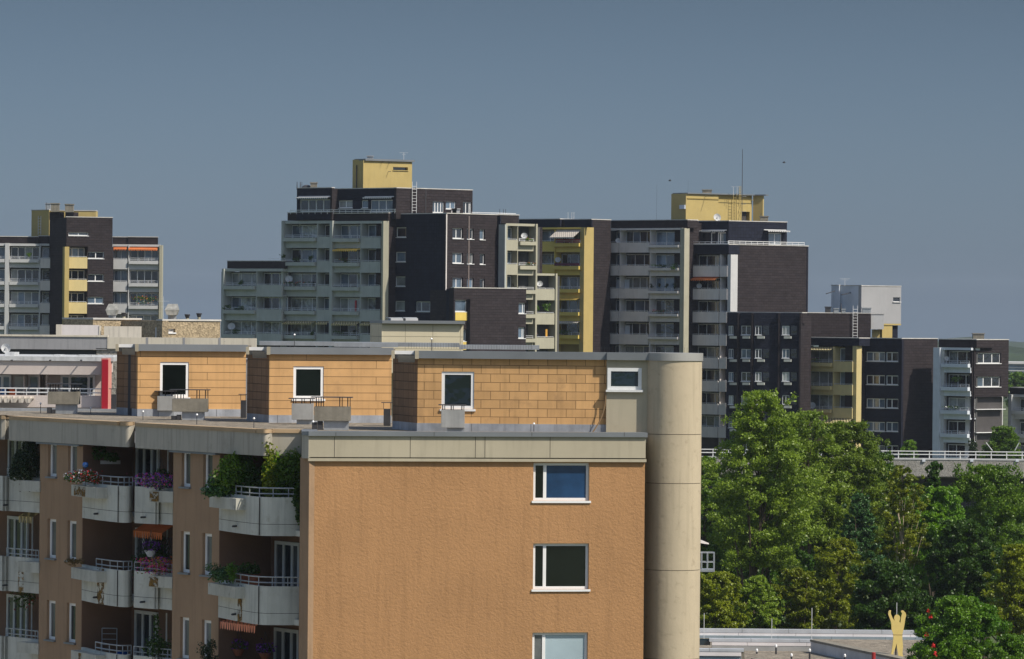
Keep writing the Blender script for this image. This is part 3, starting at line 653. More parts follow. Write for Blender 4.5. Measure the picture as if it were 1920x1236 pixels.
def dish(root, F_, px, py, rpx, o=.1, m=None):
    u, z = F_.uv(px, py); c = F_.pt(u, z, o); b = MB(); b.disc(c, sv * .8 + Vector((-.5, -.7, -.1)), rpx / F * c.y, .15); return b.build('satellite_dish', m or dishm, root)
def ladder(root, F_, x0, x1, y0, y1, o=.18, m=None):
    b = MB(); u0, u1, z0, z1 = F_.rect(x0, y0, x1, y1)
    for u in (u0, u1): b.tube(F_.pt(u, z0, o), F_.pt(u, z1, o), .035, 5)
    n = int((z1 - z0) / .36)
    for i in range(n): b.tube(F_.pt(u0, z0 + .3 + .34 * i, o), F_.pt(u1, z0 + .3 + .34 * i, o), .022, 5)
    return b.build('ladder', m or rail, root)
def roofbox(root, px, py0, py1, w, Y, m, name='chimney', d=1.0, lid=True):
    a = at(px - w / 2, py1, Y); c = at(px + w / 2, py0, Y); b = MB(); b.box(a.x, c.x, Y, Y + d, a.z, c.z - .12)
    b.box(a.x - .07, c.x + .07, Y - .07, Y + d + .07, c.z - .115, c.z); return b.build(name, m, root)
def mast(root, px, y0, y1, Y, r=.03, bars=(), name='antenna'):
    a = at(px, y1, Y); c = at(px, y0, Y); b = MB(); b.tube(a, (a.x, a.y, c.z), r, 5, r1=r * .6)
    for f, w in bars: z = a.z + (c.z - a.z) * f; b.tube((a.x - w, a.y, z), (a.x + w, a.y, z), r * .6, 4)
    return b.build(name, darkm if not bars else rail, root)
GRP_BP = 'plants on the balconies of the far towers'
def bplant(F_, px, py, w, h, label, m=None, fl=None, n=140, o=.25):
    u, z = F_.uv(px, py); c = F_.pt(u, z, o); s = c.y / F
    return bushy('balcony_plant', label, 'plant', c, w / 2 * s, .25, h / 2 * s, n, .16, m or L_dark, None, fl, n // 4)

# ================================================================== far left tower
A = thing('apartment_tower', 'dark brown and white apartment tower with yellow balconies at the far left edge', 'apartment tower', tuple(at(150, 850, 590).xy) + (0,))
F1 = Fac(-60, 592, 116, 592)
# white framed balconies left
core(A, F1, -60, 446, 116, 900, brown)
block(A, F1, -60, 444, 71, 457, brown, o1=.02, capm=cap); block(A, F1, 71.5, 443, 115, 456, brown, o1=-.5, capm=cap)
block(A, F1, -60, 456.5, 73, 461, concW, -1.5, .1, 'lintel'); block(A, F1, 74, 457, 114, 461, concW, -1.5, -.2, 'lintel')
fin(A, F1, 9.5, 17, 456, 640, concW, o1=.4); fin(A, F1, 73.5, 75.5, 457, 640, concW)
zt = zlist(F1, 45, 486, 42, 4); zb = zlist(F1, 45, 502, 42, 4); zo = zlist(F1, 45, 461.5, 42, 4)
bay(A, F1, 17, 73.5, 540, zt, zb, zo, 'planter', concW, recess, 4, fm=white); bay(A, F1, -60, 9.5, 540, zt, zb, zo, 'planter', concW, recess, 4)
zt2 = zlist(F1, 95, 484.5, 42, 4); zb2 = zlist(F1, 95, 503, 42, 4)
bay(A, F1, 75.5, 113, 540, zt2, zb2, zo, 'flat', concB, recess, 2, rails=1, fm=white)
# brown shaft with yellow balconies
F1b = Fac(116, 590, 123, 587); F1c = Fac(123, 588, 211, 590)
fs = Fac(92, 592, 124, 587.2)
block(A, fs, 92, 408.5, 124, 640, brown, -.12, 0)
core(A, F1c, 123, 412, 211, 900, brown, o1=-1.76)
F1y = Fac(112, 592, 124, 586.8); block(A, F1y, 118, 463, 124.5, 660, yel, -.3, .25, 'wall_fin')
r_ = [(128.5, 436, 166, 442, [.5]), (164.5, 472.5, 195, 485, [.5]), (164, 514.5, 194.5, 527.5, [.5]), (163.5, 557, 194, 569.5, [.5])]
u0, u1, z0, z1 = F1c.rect(123.5, 408.5, 211, 462)
punched(A, F1c, 123.5, 408, 211, 462.5, r_[:1], brown, capm=cap)
punched(A, F1c, 163.5, 462.5, 211, 900, r_[1:], brown)
zt = zlist(F1c, 145, 482.5, 42.3, 4); zb = zlist(F1c, 145, 503.5, 42.3, 4); zo = zlist(F1c, 145, 463, 42.3, 4)
bay(A, F1c, 124.5, 163, 540, zt, zb, zo, 'flat', yelC, recessD, 3, rails=1, gl=[gl_d])
fin(A, F1c, 162.8, 163.6, 463, 900, brown, o1=-.01)
b = MB(); b.pbox(F1c, 126, 465, 136, 482, -1.3, -1.25); b.build('curtain', redm, A); b = MB(); b.pbox(F1c, 142, 466, 146, 482, -1.3, -1.25); b.build('curtain', redm, A)
# right balconies in sun
F1d = Fac(210, 592, 302, 592); core(A, F1d, 211, 448, 298, 900, brown)
block(A, F1d, 211, 445, 240, 458, brown, o1=-.1, capm=cap); block(A, F1d, 240.3, 445, 296, 458, brown, o1=.05, capm=cap)
block(A, F1d, 211, 458.5, 300, 462.5, concW, -1.5, .1, 'lintel'); fin(A, F1d, 297.5, 302.5, 460, 900, concC, o1=.45); fin(A, F1d, 239, 240.6, 459, 900, concW, o1=.2)
zt = zlist(F1d, 225, 486, 42, 4); zb = zlist(F1d, 225, 505, 42, 4); zo = zlist(F1d, 225, 463, 42, 4)
bay(A, F1d, 211, 239, 540, zt, zb, zo, 'flat', concW, recess, 2, rails=1, fm=white)
zt = zlist(F1d, 270, 489, 42, 4); zb = zlist(F1d, 270, 506, 42, 4); zo = zlist(F1d, 270, 463.5, 42, 4)
bay(A, F1d, 240.6, 297.5, 540, zt, zb, zo, 'planter', concW, recess, 4)
awning(A, F1d, 212, 238, 463, 468.5, awn_o, .5); awning(A, F1d, 241, 296, 463.5, 469.5, awn_o, .6)
bplant(F1d, 270, 570, 56, 16, 'long green planter of tomato-like plants on a white balcony of the far left tower', L_green, fl_or, 260)
bplant(F1, 55, 484, 12, 11, 'small green bush on the top white balcony of the far left tower', L_green, None, 90)
# roof housing, chimneys
F1r = Fac(59, 596, 92, 592.5); block(A, F1r, 59, 394.5, 92, 446, yel, -.12, 0, 'roof_house', cap)
F1q = Fac(136, 595, 180, 595); block(A, F1q, 92, 395.5, 179.5, 412, yel, -3, 0, 'roof_house', cap)
F1k = Fac(92, 591, 139, 589); block(A, F1k, 92.5, 397.5, 111, 412, brown, -1, 0, 'wall'); block(A, F1k, 122.5, 398, 138, 412, brown, -1, 0, 'wall')
roofbox(A, 103, 381, 397, 15, 590, vent_c); roofbox(A, 129.5, 382.5, 398, 15.5, 589.5, vent_c); roofbox(A, 89.5, 381, 393, 9, 593, galv)
ladder(A, F1r, 74, 79, 405, 440); mast(A, 306, 556, 600, 588, .04, ((.8, .7), (.55, .3)))
mast(A, 87, 379, 394, 592, .03)

# ================================================================== pebble-dash flat-roofed block in the middle distance, left
pebble = mat('tan_pebble_dash', (.36, .285, .185), .95, .12, 1.2, fine=11, bump=.02, bscale=12)
pebG = mat('grey_pebble_dash', (.29, .27, .235), .95, .12, 1, fine=12)
grcon = mat('grey_concrete_wall', (.30, .30, .315), .9, .12, .5, streak=.4); crw = mat('weathered_cream_wall', (.60, .55, .46), .9, .1, .5, streak=.5)
M_ = thing('flat_roofed_building', 'tan pebble-dash flat-roofed building with metal roof cowls behind the apricot roof', 'building', tuple(at(240, 850, 262).xy) + (0,))
Pm = Fac(0, 262, 480, 262)
fa = Fac(137, 268, 174, 265); block(M_, fa, 137, 599, 174, 660, pebble, -.12, 0, 'wall')
fb = Fac(174, 265, 264, 267); block(M_, fb, 174, 599.5, 264, 660, pebble, -3, 0, 'wall', cap)
fc = Fac(264, 267, 304, 262); punched(M_, fc, 264, 601, 304, 650, [(285, 615, 292, 634, [], [gl_d])], pebble, sill=0)
for x in (271, 284, 295): fin(M_, fc, x, x + 2.5, 614, 634, concW, -.1, .12, 'door_post')
fd = Fac(304, 262, 413, 264.5); punched(M_, fd, 303.5, 602, 413, 650, [(313, 616.5, 328.5, 623.5, [.45], [g_curt])], pebble, sill=.05, capm=cap, th=.5)
core(M_, fd, 304, 603, 413, 660, pebble, -5, -.9)
for x0, x1 in ((198, 219), (309, 333)):
    Y = 266; a = at(x0 + 4, 599, Y); c = at(x1 - 2, 570, Y); hh = c.z - a.z; b = MB(); wd = (c.x - a.x)
    b.lathe(((a.x + c.x) / 2, Y + .4, a.z - .3), [(wd * .46, 0), (wd * .46, .3 + hh * .28)], 16)
    m = MB(); m.hexa([(a.x - .02, Y - .1, a.z + hh * .28), (c.x - .0, Y - .1, a.z + hh * .28), (c.x, Y + .9, a.z + hh * .28), (a.x, Y + .9, a.z + hh * .28), (a.x - .12, Y - .1, a.z + hh * .62), (c.x + .1, Y - .1, a.z + hh * .62), (c.x + .1, Y + .9, a.z + hh * .62), (a.x - .12, Y + .9, a.z + hh * .62)])
    m.hexa([(a.x - .12, Y - .1, a.z + hh * .62), (c.x + .1, Y - .1, a.z + hh * .62), (c.x + .1, Y + .9, a.z + hh * .62), (a.x - .12, Y + .9, a.z + hh * .62), (a.x + .02, Y + .35, a.z + hh), (c.x, Y + .35, a.z + hh), (c.x, Y + .9, a.z + hh), (a.x + .02, Y + .9, a.z + hh)])
    ob = m.build('roof_cowl', mat('aged_zinc', (.42, .41, .37), .5, .3, 4, metal=.4, streak=.5) if x0 < 200 else MATS['aged_zinc'], M_); b.build('duct', galv, ob)
for x, y0, y1 in ((231, 587, 600), (350, 590, 602), (372, 588, 602)):
    a = at(x, y1, 266); c = at(x, y0, 266); b = MB(); b.lathe((a.x, 266.5, a.z - .2), [(.085, 0), (.085, c.z - a.z)], 10); ob = b.build('roof_pipe', concC, M_)
    b = MB(); b.lathe((a.x, 266.5, c.z - .2), [(.09, 0), (.16, .2), (.15, .22)], 10); b.build('pipe_cap', darkm, ob)
pf = Fac(0, 255, 480, 255)
block(M_, pf, 105, 608.5, 115, 632, crw, -.6, 0, 'parapet'); block(M_, pf, 115, 609.5, 185, 634, MATS['grey_panel'], -.3, -.03, 'parapet'); block(M_, pf, 185.3, 611, 188, 634, crw, -.6, 0, 'parapet')
block(M_, pf, 195, 612, 264, 636, crw, -.4, .02, 'parapet'); 
pg = Fac(-60, 248, 480, 248)
block(M_, pg, -60, 631, 201, 655, grcon, -.5, 0, 'parapet', crw); block(M_, pg, 201.3, 633.5, 480, 655, crw, -.7, .03, 'parapet')
for x in (274, 343, 410): block(M_, pg, x, 633.2, x + 4, 652, grcon, -.3, .045, 'pier')
block(M_, pg, -60, 655.5, 230, 670, mat('painted_shadow_band', (.06, .065, .07), .9), -.6, -.25, 'wall'); block(M_, pg, 180, 655, 240, 780, pebG, -.4, -.1, 'wall'); block(M_, pg, 180, 653.5, 240, 655, cap, -.5, 0, 'coping')  # first piece: dark sheet painting in the shadow band below the parapet
b = MB(); b.fbox(pg, pg.u(-60, 650), pg.u(480, 650), 0, pg.z(200, 672), -8, -.7); b.build('lower_wall', grcon, M_)

# ================================================================== pale pink apartment block with the red fin
K = thing('pink_apartment_building', 'pale pink apartment building with a bright red wall fin and white balcony railing', 'apartment building', tuple(at(100, 850, 205).xy) + (0,))
pink = mat('pale_pink_render', (.56, .49, .455), .9, .05, .5, streak=.1); redw = mat('red_wall', (.36, .010, .025), .8, .05, 1); redl = mat('light_red_wall', (.62, .27, .22), .8, .05, 1)
felt = mat('white_roof_edge', (.52, .53, .54), .7, .2, 2, streak=.4)
Q = Fac(-60, 205, 192, 205)
block(K, Q, -60, 677, 192, 702, pink, -.3, .05, 'fascia')
b = MB(); b.fbox(Q, Q.u(-60, 670), Q.u(213, 670), Q.z(80, 676.5), Q.z(80, 668.5), -9, .16); b.build('roof_edge', felt, K)
b = MB()
for x0, x1, y in ((88, 105, 667), (135, 165, 668), (0, 18, 662.5), (170, 205, 667)): b.fbox(Q, Q.u(x0, y), Q.u(x1, y), Q.z(80, 668.6), Q.z(80, 668.6) + .06 + (.09 if x0 == 0 else 0), -4, -2)
b.build('roof_patch', felt, K)
zt, zb, zo = [Q.z(100, 741.5)], [Q.z(100, 764)], [Q.z(100, 703)]
b = MB(); b.fbox(Q, Q.u(-60, 750), Q.u(191, 750), zb[0], zt[0], -.15, .1); bo = b.build('balcony', pink, K)
r = MB()
for h in (.13, .3): r.fbox(Q, Q.u(-60, 735), Q.u(190, 735), zt[0] + h - .03, zt[0] + h + .02, 0, .06)
for i in range(13): u = Q.u(-50 + 20 * i, 735); r.fbox(Q, u - .02, u + .02, zt[0], zt[0] + .3, .01, .05)
r.build('railing', rail, bo)
b = MB(); b.fbox(Q, Q.u(-60, 720), Q.u(195, 720), 0, zo[0] + .3, -2.2, -1.6); b.build('loggia_wall', pink, K)
b = MB(); b.fbox(Q, Q.u(-60, 720), Q.u(191, 720), zb[0] + .02, zb[0] + .2, -1.6, -.16); b.build('slab', concB, K)
for x in (41, 70, 83): fin(K, Q, x, x + 1.6, 703, 764, pink, -1.6, -.6)
window(Q, Q.rect(107, 704.5, 172, 745), [.27, .82], [gl_b, g_teal, g_teal], K, o=-1.52, fw=.09); window(Q, Q.rect(46, 704, 68, 745), [], [gl_b], K, o=-1.52, fw=.09); window(Q, Q.rect(-20, 704, 14, 745), [.5], [gl_b], K, o=-1.52, fw=.09)
b = MB(); b.pbox(Q, 22, 707, 45, 740, -1.3, -1.2); b.build('screen', mat('pale_screen', (.45, .47, .44), .8), K)
for x in (24, 96, 154): b = MB(); u, z = Q.uv(x, 675.5); b.tube(Q.pt(u, z, .05), Q.pt(u, z, .75), .03, 5); b.build('gutter_spout', darkm, K)
b = MB(); b.fbox(Q, Q.u(-60, 765), Q.u(191, 765), 0, zb[0] - .02, -1.5, -.6); b.build('lower_wall', pink, K)
q1 = Fac(190, 204.3, 202, 204.3); block(K, q1, 191, 674.5, 202, 800, redw, -1.5, 0, 'wall_fin')
q2 = Fac(202, 204.3, 209.5, 204.9); block(K, q2, 202, 672, 209.5, 800, redl, -.3, -.01, 'wall_fin'); block(K, q2, 209.6, 675, 214, 698, pink, -1.2, -.05, 'wall')
b = MB(); b.disc(at(11, 653, 209), (.3, -1, .3), 9 / F * 209, .15); b.build('satellite_dish', dishm, K)
awning(K, Q, -30, 64, 747, 752, awn_w, .9, .1)
b = MB(); b.fbox(Q, Q.u(-60, 760), Q.u(212, 760), Q.z(80, 773), Q.z(80, 767.5), .3, 1.2); b.build('lower_roof_edge', galv, K)
for lb, x, m in (('blue cushion on the pink building balcony', 8, mat('blue_cloth', (.03, .13, .32), .9)), ('orange box on the pink building balcony', 17, mat('orange_plastic', (.6, .12, .03), .6))):
    b = MB(); u, z = Q.uv(x, 737); b.fbox(Q, u - .22, u + .22, z - .4, z + .16, -.9, -.5); o = b.build('cushion' if 'cushion' in lb else 'storage_box', m, None, bevel=.06); tag(o, lb, 'cushion' if 'cushion' in lb else 'box')

# ================================================================== cream block behind the roof edge
CB = thing('roof_house', 'cream panelled flat block with two white skylights just behind the grey roof edge', 'roof house', tuple(at(780, 850, 195).xy) + (0,))
cream = mat('cream_block_panel', (.60, .535, .39), .9, .05, .6, brick=dict(w=1.13, h=.5, g=.012, v=.02, mort=.6, off=0), streak=.08)
c1 = Fac(693, 197, 716, 195); block(CB, c1, 694, 606, 715.6, 700, cream, -.12, 0, 'wall')
b = MB(); q_ = at(695, 690, 197.2); r_ = at(868, 690, 197.2); b.box(q_.x, r_.x, 197.2, 204, 0, zof(780, 690, 197)); b.build('lower_wall', cream, CB)
c2 = Fac(716, 195, 869, 195.5); block(CB, c2, 716, 606.5, 868.5, 700, cream, -4, 0, 'wall')
b = MB(); b.band([nY(692, 197.2), nY(715, 194.8), nY(870, 195.3)], c2.z(790, 607), c2.z(790, 601.5), 3.0); b.build('roof_edge', copg, CB)
for x0, x1 in ((737, 760), (765, 788)):
    b = MB(); b.pbox(c2, x0, 597, x1, 602, -1.6, -.7); ob = b.build('skylight', concW, CB); b = MB(); b.pbox(c2, x0 - 3, 595.3, x1 - 1, 597, -1.9, -.9); b.build('skylight_cover', galv, ob)

# ================================================================== main dark tower
T = thing('apartment_tower', 'tall dark brown shingle tower with olive grey balconies and a pale yellow roof house', 'apartment tower', tuple(at(740, 850, 545).xy) + (0,))
# low left wing
W1 = Fac(418, 556, 531, 550); core(T, W1, 420, 497, 531, 900, brown)
block(T, W1, 425, 490, 532, 503.5, brown, -3, -.1, 'parapet', cap); block(T, W1, 419, 503.8, 531, 509, concA, -1.5, .1, 'lintel')
fin(T, W1, 418.5, 422, 504, 700, concA, o1=.3); fin(T, W1, 481, 482, 509, 700, concA, o1=.1)
zt = zlist(W1, 450, 536, 45.5, 3); zb = zlist(W1, 450, 555.5, 45.5, 3); zo = zlist(W1, 450, 510, 45.5, 3)
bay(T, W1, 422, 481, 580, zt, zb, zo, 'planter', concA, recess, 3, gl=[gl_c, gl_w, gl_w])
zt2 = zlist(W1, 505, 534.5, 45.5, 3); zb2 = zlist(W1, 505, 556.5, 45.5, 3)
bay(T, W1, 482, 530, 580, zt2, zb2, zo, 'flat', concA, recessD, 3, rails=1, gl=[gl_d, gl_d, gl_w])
dish(T, W1, 435, 612, 7)
# main balcony front
A1 = Fac(530, 551, 727, 540); core(T, A1, 534, 404, 725, 900, brown)
block(T, A1, 538, 399.5, 603, 413.5, brown, -2, -.1, 'parapet', cap); block(T, A1, 603.5, 400, 612, 414, brown, -2, -.5, 'parapet', cap); block(T, A1, 612, 400.5, 727, 414, brown, -2, -.1, 'parapet', cap)
block(T, A1, 531, 414.2, 621, 419.5, concA, -1.5, .1, 'lintel'); block(T, A1, 622, 414.5, 716, 419.5, concA, -1.5, .1, 'lintel')
fin(T, A1, 530.5, 534, 414, 700, concA, o1=.35); fin(T, A1, 594.5, 596, 419, 700, concA); fin(T, A1, 621, 626, 414, 700, concA, o1=.35); fin(T, A1, 676, 677.5, 419, 700, concA); 
zt = zlist(A1, 565, 446, 45.6, 5); zb = zlist(A1, 565, 465, 45.6, 5); zo = zlist(A1, 565, 420, 45.6, 5)
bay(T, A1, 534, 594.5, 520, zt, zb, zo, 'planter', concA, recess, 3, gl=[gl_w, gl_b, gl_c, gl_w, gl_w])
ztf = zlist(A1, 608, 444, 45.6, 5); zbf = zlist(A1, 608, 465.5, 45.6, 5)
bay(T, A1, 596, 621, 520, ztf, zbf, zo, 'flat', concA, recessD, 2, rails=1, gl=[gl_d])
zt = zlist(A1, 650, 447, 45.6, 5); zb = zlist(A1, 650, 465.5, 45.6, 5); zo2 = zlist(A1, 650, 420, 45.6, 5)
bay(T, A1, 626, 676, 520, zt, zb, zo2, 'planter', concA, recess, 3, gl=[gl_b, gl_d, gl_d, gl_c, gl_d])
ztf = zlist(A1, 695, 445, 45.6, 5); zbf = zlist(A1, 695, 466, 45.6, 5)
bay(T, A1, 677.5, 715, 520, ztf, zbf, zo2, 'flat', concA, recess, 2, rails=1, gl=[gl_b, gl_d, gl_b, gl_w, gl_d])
B0 = Fac(715.5, 540, 726, 540.2); block(T, B0, 715.5, 414.5, 726, 700, concC, -.3, .45, 'wall_fin')
awning(T, A1, 631, 677, 467, 471, awn_y, .8); awning(T, A1, 536, 590, 603, 608, awn_s, .7); awning(T, A1, 598, 620, 603, 608, awn_s, .7); awning(T, A1, 627, 675, 604, 610, awn_s, .7); awning(T, A1, 681, 700, 605, 610, awn_s, .7)
dish(T, A1, 543, 523, 7); dish(T, A1, 552, 424, 4, -.9)
for x, y, w, lb in ((535, 489, 9, 'round dark shrub at the left end of a tower balcony'), (558, 490, 30, 'low row of shrubs along an olive balcony parapet'), (585, 488, 10, 'spiky plant beside the shrubs on the olive balcony'), (650, 492, 34, 'low green planting on the balcony under the ochre awning'), (560, 536, 55, 'dark hedge of planter greenery below the white dish'), (640, 630, 30, 'trailing green plant on the balcony under the striped awning'), (588, 630, 10, 'hanging vine at the end of a lower olive balcony'), (455, 534, 16, 'bushy green plant on the top balcony of the low wing'), (430, 580, 18, 'big dark shrub on the middle balcony of the low wing'), (455, 582, 30, 'dark bushes along the middle balcony of the low wing'), (445, 626, 24, 'flat green planting on the lowest balcony of the low wing')):
    bplant(W1 if x < 530 and y != 489 else A1, x, y, w, 9 if 'low' in lb or 'flat' in lb else 14, lb, L_dark, fl_red if y in (492, 536) else None)
b = MB(); u, z = A1.uv(662, 575); b.fbox(A1, u - .12, u + .12, z - .9, z + .7, -.5, -.4); b.build('cloth', redm, T)
# windows wall and strip
B1 = Fac(726.5, 540.2, 741, 541); block(T, B1, 726.5, 401, 741, 700, brown, -2, 0)
A2 = Fac(740.5, 541, 835.5, 535.3); core(T, A2, 741, 405, 835, 900, brown, -6, -.7)
hl = [(742.5 - k * .8, 426.5 + 46 * k, 761.5 - k * .8, 445 + 46 * k, []) for k in range(4)] + [(779.5, 565.5, 830, 584.5, [.18, .5, .82])]
punched(T, A2, 740.5, 401.5, 835.5, 700, hl, brownB, sill=.03, fm=offw, capm=cap)
B2 = Fac(835.5, 535.3, 931, 541); core(T, B2, 836, 405, 930, 900, brown, -6, -.7)
hl = []
for k in range(3): hl += [(848.5, 428 + 46.3 * k, 868, 447.5 + 46.3 * k, [.45]), (875.5, 429 + 46.3 * k, 888, 448.5 + 46.3 * k, [.45]), (899.5, 430.5 + 46.3 * k, 909, 449.5 + 46.3 * k, [])]
punched(T, B2, 835.5, 402, 931, 700, hl, brown, capm=cap, wo=-.2, sill=.1)
b = MB(); u = B2.u(835.5, 470); b.fbox(B2, u, u + .16, 18, B2.z(838, 402), .01, .06); b.build('corner_trim', concB, T)
b = MB(); u = B2.u(879, 470); b.fbox(B2, u - .1, u + .1, 18, B2.z(879, 405), -.02, .03); b.build('downpipe', mat('brown_pipe', (.16, .13, .12), .6), T)
A3 = Fac(931, 541, 948.5, 540); block(T, A3, 918, 405, 935, 700, brownB, -.3, -.1); block(T, A3, 935, 421, 947, 700, concA, -.12, .1, 'wall_fin'); 
B3 = Fac(934, 541.5, 1042, 546.5); core(T, B3, 948, 425, 1042, 900, brown, -5)
block(T, B3, 934, 403.5, 974, 419, brown, -3, -.1, 'parapet', cap)
block(T, B3, 947, 419.5, 1003, 424, concC, -1.5, .1, 'lintel'); fin(T, B3, 945.5, 948.5, 419, 700, concC, o1=.2); fin(T, B3, 1001, 1004, 420, 700, concC, o1=.3); fin(T, B3, 969.3, 970.3, 424, 700, concC, o1=0)
zt = zlist(B3, 958, 450, 45.5, 5); zb = zlist(B3, 958, 470, 45.5, 5); zo = zlist(B3, 958, 425, 45.5, 5)
bay(T, B3, 948.5, 969.3, 520, zt, zb, zo, 'flat', concC, recess, 2, rails=1, gl=[gl_b, gl_b, gl_c])
zt = zlist(B3, 985, 453, 45.5, 5); zb = zlist(B3, 985, 471, 45.5, 5); zo = zlist(B3, 985, 425.5, 45.5, 5)
bay(T, B3, 970.3, 1001, 520, zt, zb, zo, 'planter', concC, recess, 2, win=False)
dish(T, B3, 982, 442, 6); dish(T, B3, 1015, 532, 6, -.3); dish(T, B3, 971, 533, 5, -.5, darkm)
block(T, B3, 1003, 513, 1041, 517, concC, -1.5, .1, 'lintel'); block(T, B3, 1003, 497, 1012, 513, brown, -1, -.3); fin(T, B3, 1038.5, 1041.5, 513, 700, concC, o1=.3)
zt = zlist(B3, 1020, 542, 45.5, 3); zb = zlist(B3, 1020, 563, 45.5, 3); zo = zlist(B3, 1020, 518, 45.5, 3)
bay(T, B3, 1004, 1038.5, 580, zt, zb, zo, 'flat', concC, recess, 2, rails=1, win=False)
b = MB(); b.pbox(B3, 1009, 617, 1026, 634, -1.45, -1.4); b.build('shutter', mat('brown_shutter', (.13, .09, .06), .8), T)
b = MB(); b.pbox(B3, 1025, 617.5, 1028.5, 632, -.3, -.2); b.build('parasol_cover', mat('orange_cover', (.62, .33, .06), .8), T)
bplant(B3, 1008, 583, 12, 18, 'tall leafy plant at the left of a cream balcony', L_bright, None, 160, -.2); bplant(B3, 1025, 583, 18, 16, 'leafy green plant at the right of a cream balcony', L_bright, None, 180, -.2)
bplant(B3, 990, 452, 22, 7, 'red flowers in the planter of the top cream balcony', L_green, fl_red, 90, .2); bplant(B3, 990, 497, 26, 6, 'green and red planting of the second cream balcony', L_green, fl_red, 90, .2)
# low front block
A4 = Fac(836, 531, 851, 529); block(T, A4, 836, 541.5, 850.5, 700, brownB, -.12, 0)
B4 = Fac(850.5, 529, 986, 536); core(T, B4, 851, 545, 985, 900, brown, -5, -.9)
punched(T, B4, 850.5, 541, 986, 700, [(853.5, 562.5, 876, 584.5, [], [gl_b]), (972.5, 568, 986, 588, [.7], [gl_b]), (972, 613.5, 985, 634.5, [.7], [gl_b]), (853.5, 618, 875, 640, [], [gl_b])], brown, capm=cap, wo=-.2, sill=.04, th=.8)
block(T, B4, 853.5, 585.5, 876, 601, yelP, -.1, .03, 'panel'); block(T, B4, 853.5, 640.5, 875, 656, yelP, -.1, .03, 'panel')
b = MB(); u = B4.u(876, 600); b.fbox(B4, u, u + .18, 18, B4.z(878, 561), .01, .5); b.build('wall_fin', brown, T)
# setback roof storey
A5 = Fac(556, 549, 634, 545); core(T, A5, 557, 358, 620, 420, brown, -4, -.7)
punched(T, A5, 556.5, 353, 622, 412, [(562, 374, 619, 397, [.27, .52, .76])], brownB, capm=cap, sill=.02, fm=white)
B5 = Fac(622, 545.6, 634, 546.2); block(T, B5, 622.5, 353.5, 633.5, 412, brown, -.3, 0)
A6 = Fac(633.5, 546, 743, 540); core(T, A6, 634, 358, 742, 420, brown, -4, -.75); punched(T, A6, 633.5, 354, 743, 412, [(634.5, 376, 661, 390, [.5]), (677.5, 375.5, 690, 390, []), (694.5, 375, 736, 397, [.35, .68])], brownB, capm=cap, sill=.02, fm=white)
B6 = Fac(743, 540, 886, 547); core(T, B6, 744, 360, 885, 420, brown, -5, -.6)
punched(T, B6, 743, 355, 886, 412, [(811.5, 378, 833, 399, [.25, .5, .75]), (836, 378, 855, 392, [.5]), (868, 379, 884.5, 401, [.4, .8])], brown, capm=cap, sill=.05, wo=-.15, fm=white)
ladder(T, B6, 771, 779, 341, 400); b = MB(); u = B6.u(798, 380); b.fbox(B6, u - .05, u + .05, B6.z(798, 402), B6.z(798, 357), -.1, .04); b.build('joint_strip', darkm, T)
awning(T, A5, 560, 620, 369, 372.5, concW, .5, 0); awning(T, A6, 684, 739, 369.5, 372, concW, .4, 0)
r = MB(); FRr = Fac(545, 549.5, 742, 539)
for y in (393.5, 397): r.fbox(FRr, FRr.u(545, 395), FRr.u(742, 395), FRr.z(640, y) - .03, FRr.z(640, y) + .03, 0, .05)
for i in range(18): u = FRr.u(545 + 11.5 * i, 395); r.fbox(FRr, u - .02, u + .02, FRr.z(640, 401), FRr.z(640, 393), .01, .04)
r.build('roof_railing', white, T)
r = MB(); FRq = Fac(884, 541, 968, 546)
for y in (399.5, 402): r.fbox(FRq, FRq.u(884, 400), FRq.u(967, 400), FRq.z(925, y) - .03, FRq.z(925, y) + .03, 0, .05)
r.build('roof_railing', white, T)
y1_ = Fac(661, 548, 681, 546.6); block(T, y1_, 661, 299.5, 681, 360, yel, -.12, 0, 'roof_house'); y2_ = Fac(681, 546.6, 773, 550)
punched(T, y2_, 681, 302, 772.5, 360, [(737, 313.5, 765, 319.5, [], [gl_d])], yel, th=.6, sill=.1, fm=yel, fw=.03, wo=-.3)
b = MB(); b.band([nY(660, 548), nY(681, 546.4), nY(773, 549.8)], y2_.z(727, 302.5), y2_.z(727, 299), 3); b.build('roof_edge', copg, T)
roofbox(T, 694, 292, 298, 11, 549, galv, 'roof_vent'); mast(T, 757, 286, 300, 550, .03, ((.95, .5), (.7, .2)))
b = MB(); u, z = y1_.uv(670, 310); b.tube(y1_.pt(u, z, .1), y1_.pt(u, z - 3, .1), .06, 6); b.build('downpipe', darkm, T)
for x, y in ((716, 304), (729, 305.5), (728, 322)): b = MB(); u, z = y2_.uv(x, y); b.tube(y2_.pt(u, z, 0), y2_.pt(u, z, .6), .03, 5); b.build('wall_spout', darkm, T)
roofbox(T, 588, 342, 354, 12, 549, vent_c); b = MB(); a = at(575, 354, 550); b.lathe(a, [(.65, -.2), (.6, .15), (.35, .38), (.05, .45)], 14); b.build('roof_dome', darkm, T)
mast(T, 557, 341, 356, 549, .06); mast(T, 563, 341, 354, 549.5, .06); mast(T, 566, 341, 354, 549.5, .04)
for x in (937, 944, 948): mast(T, x, 392, 404, 545, .04)
bplant(A1, 516, 486, 34, 14, 'dark bush of the roof terrace on the low wing of the main tower', L_dark, None, 260, -2)
b = MB(); u0, u1, z0, z1 = A1.rect(502, 487, 531, 491); 
for h in (0, .25): b.tube(W1.pt(W1.u(502, 488), z0 + .1 + h, -.3), W1.pt(W1.u(531, 488), z0 + .1 + h, -.3), .025, 4)
b.build('roof_railing', white, T)
for x in (851, 855): roofbox(T, x, 391, 403, 14 if x == 855 else 10, 540, MATS['grey_panel'] if x == 851 else concW, 'roof_vent', .8)
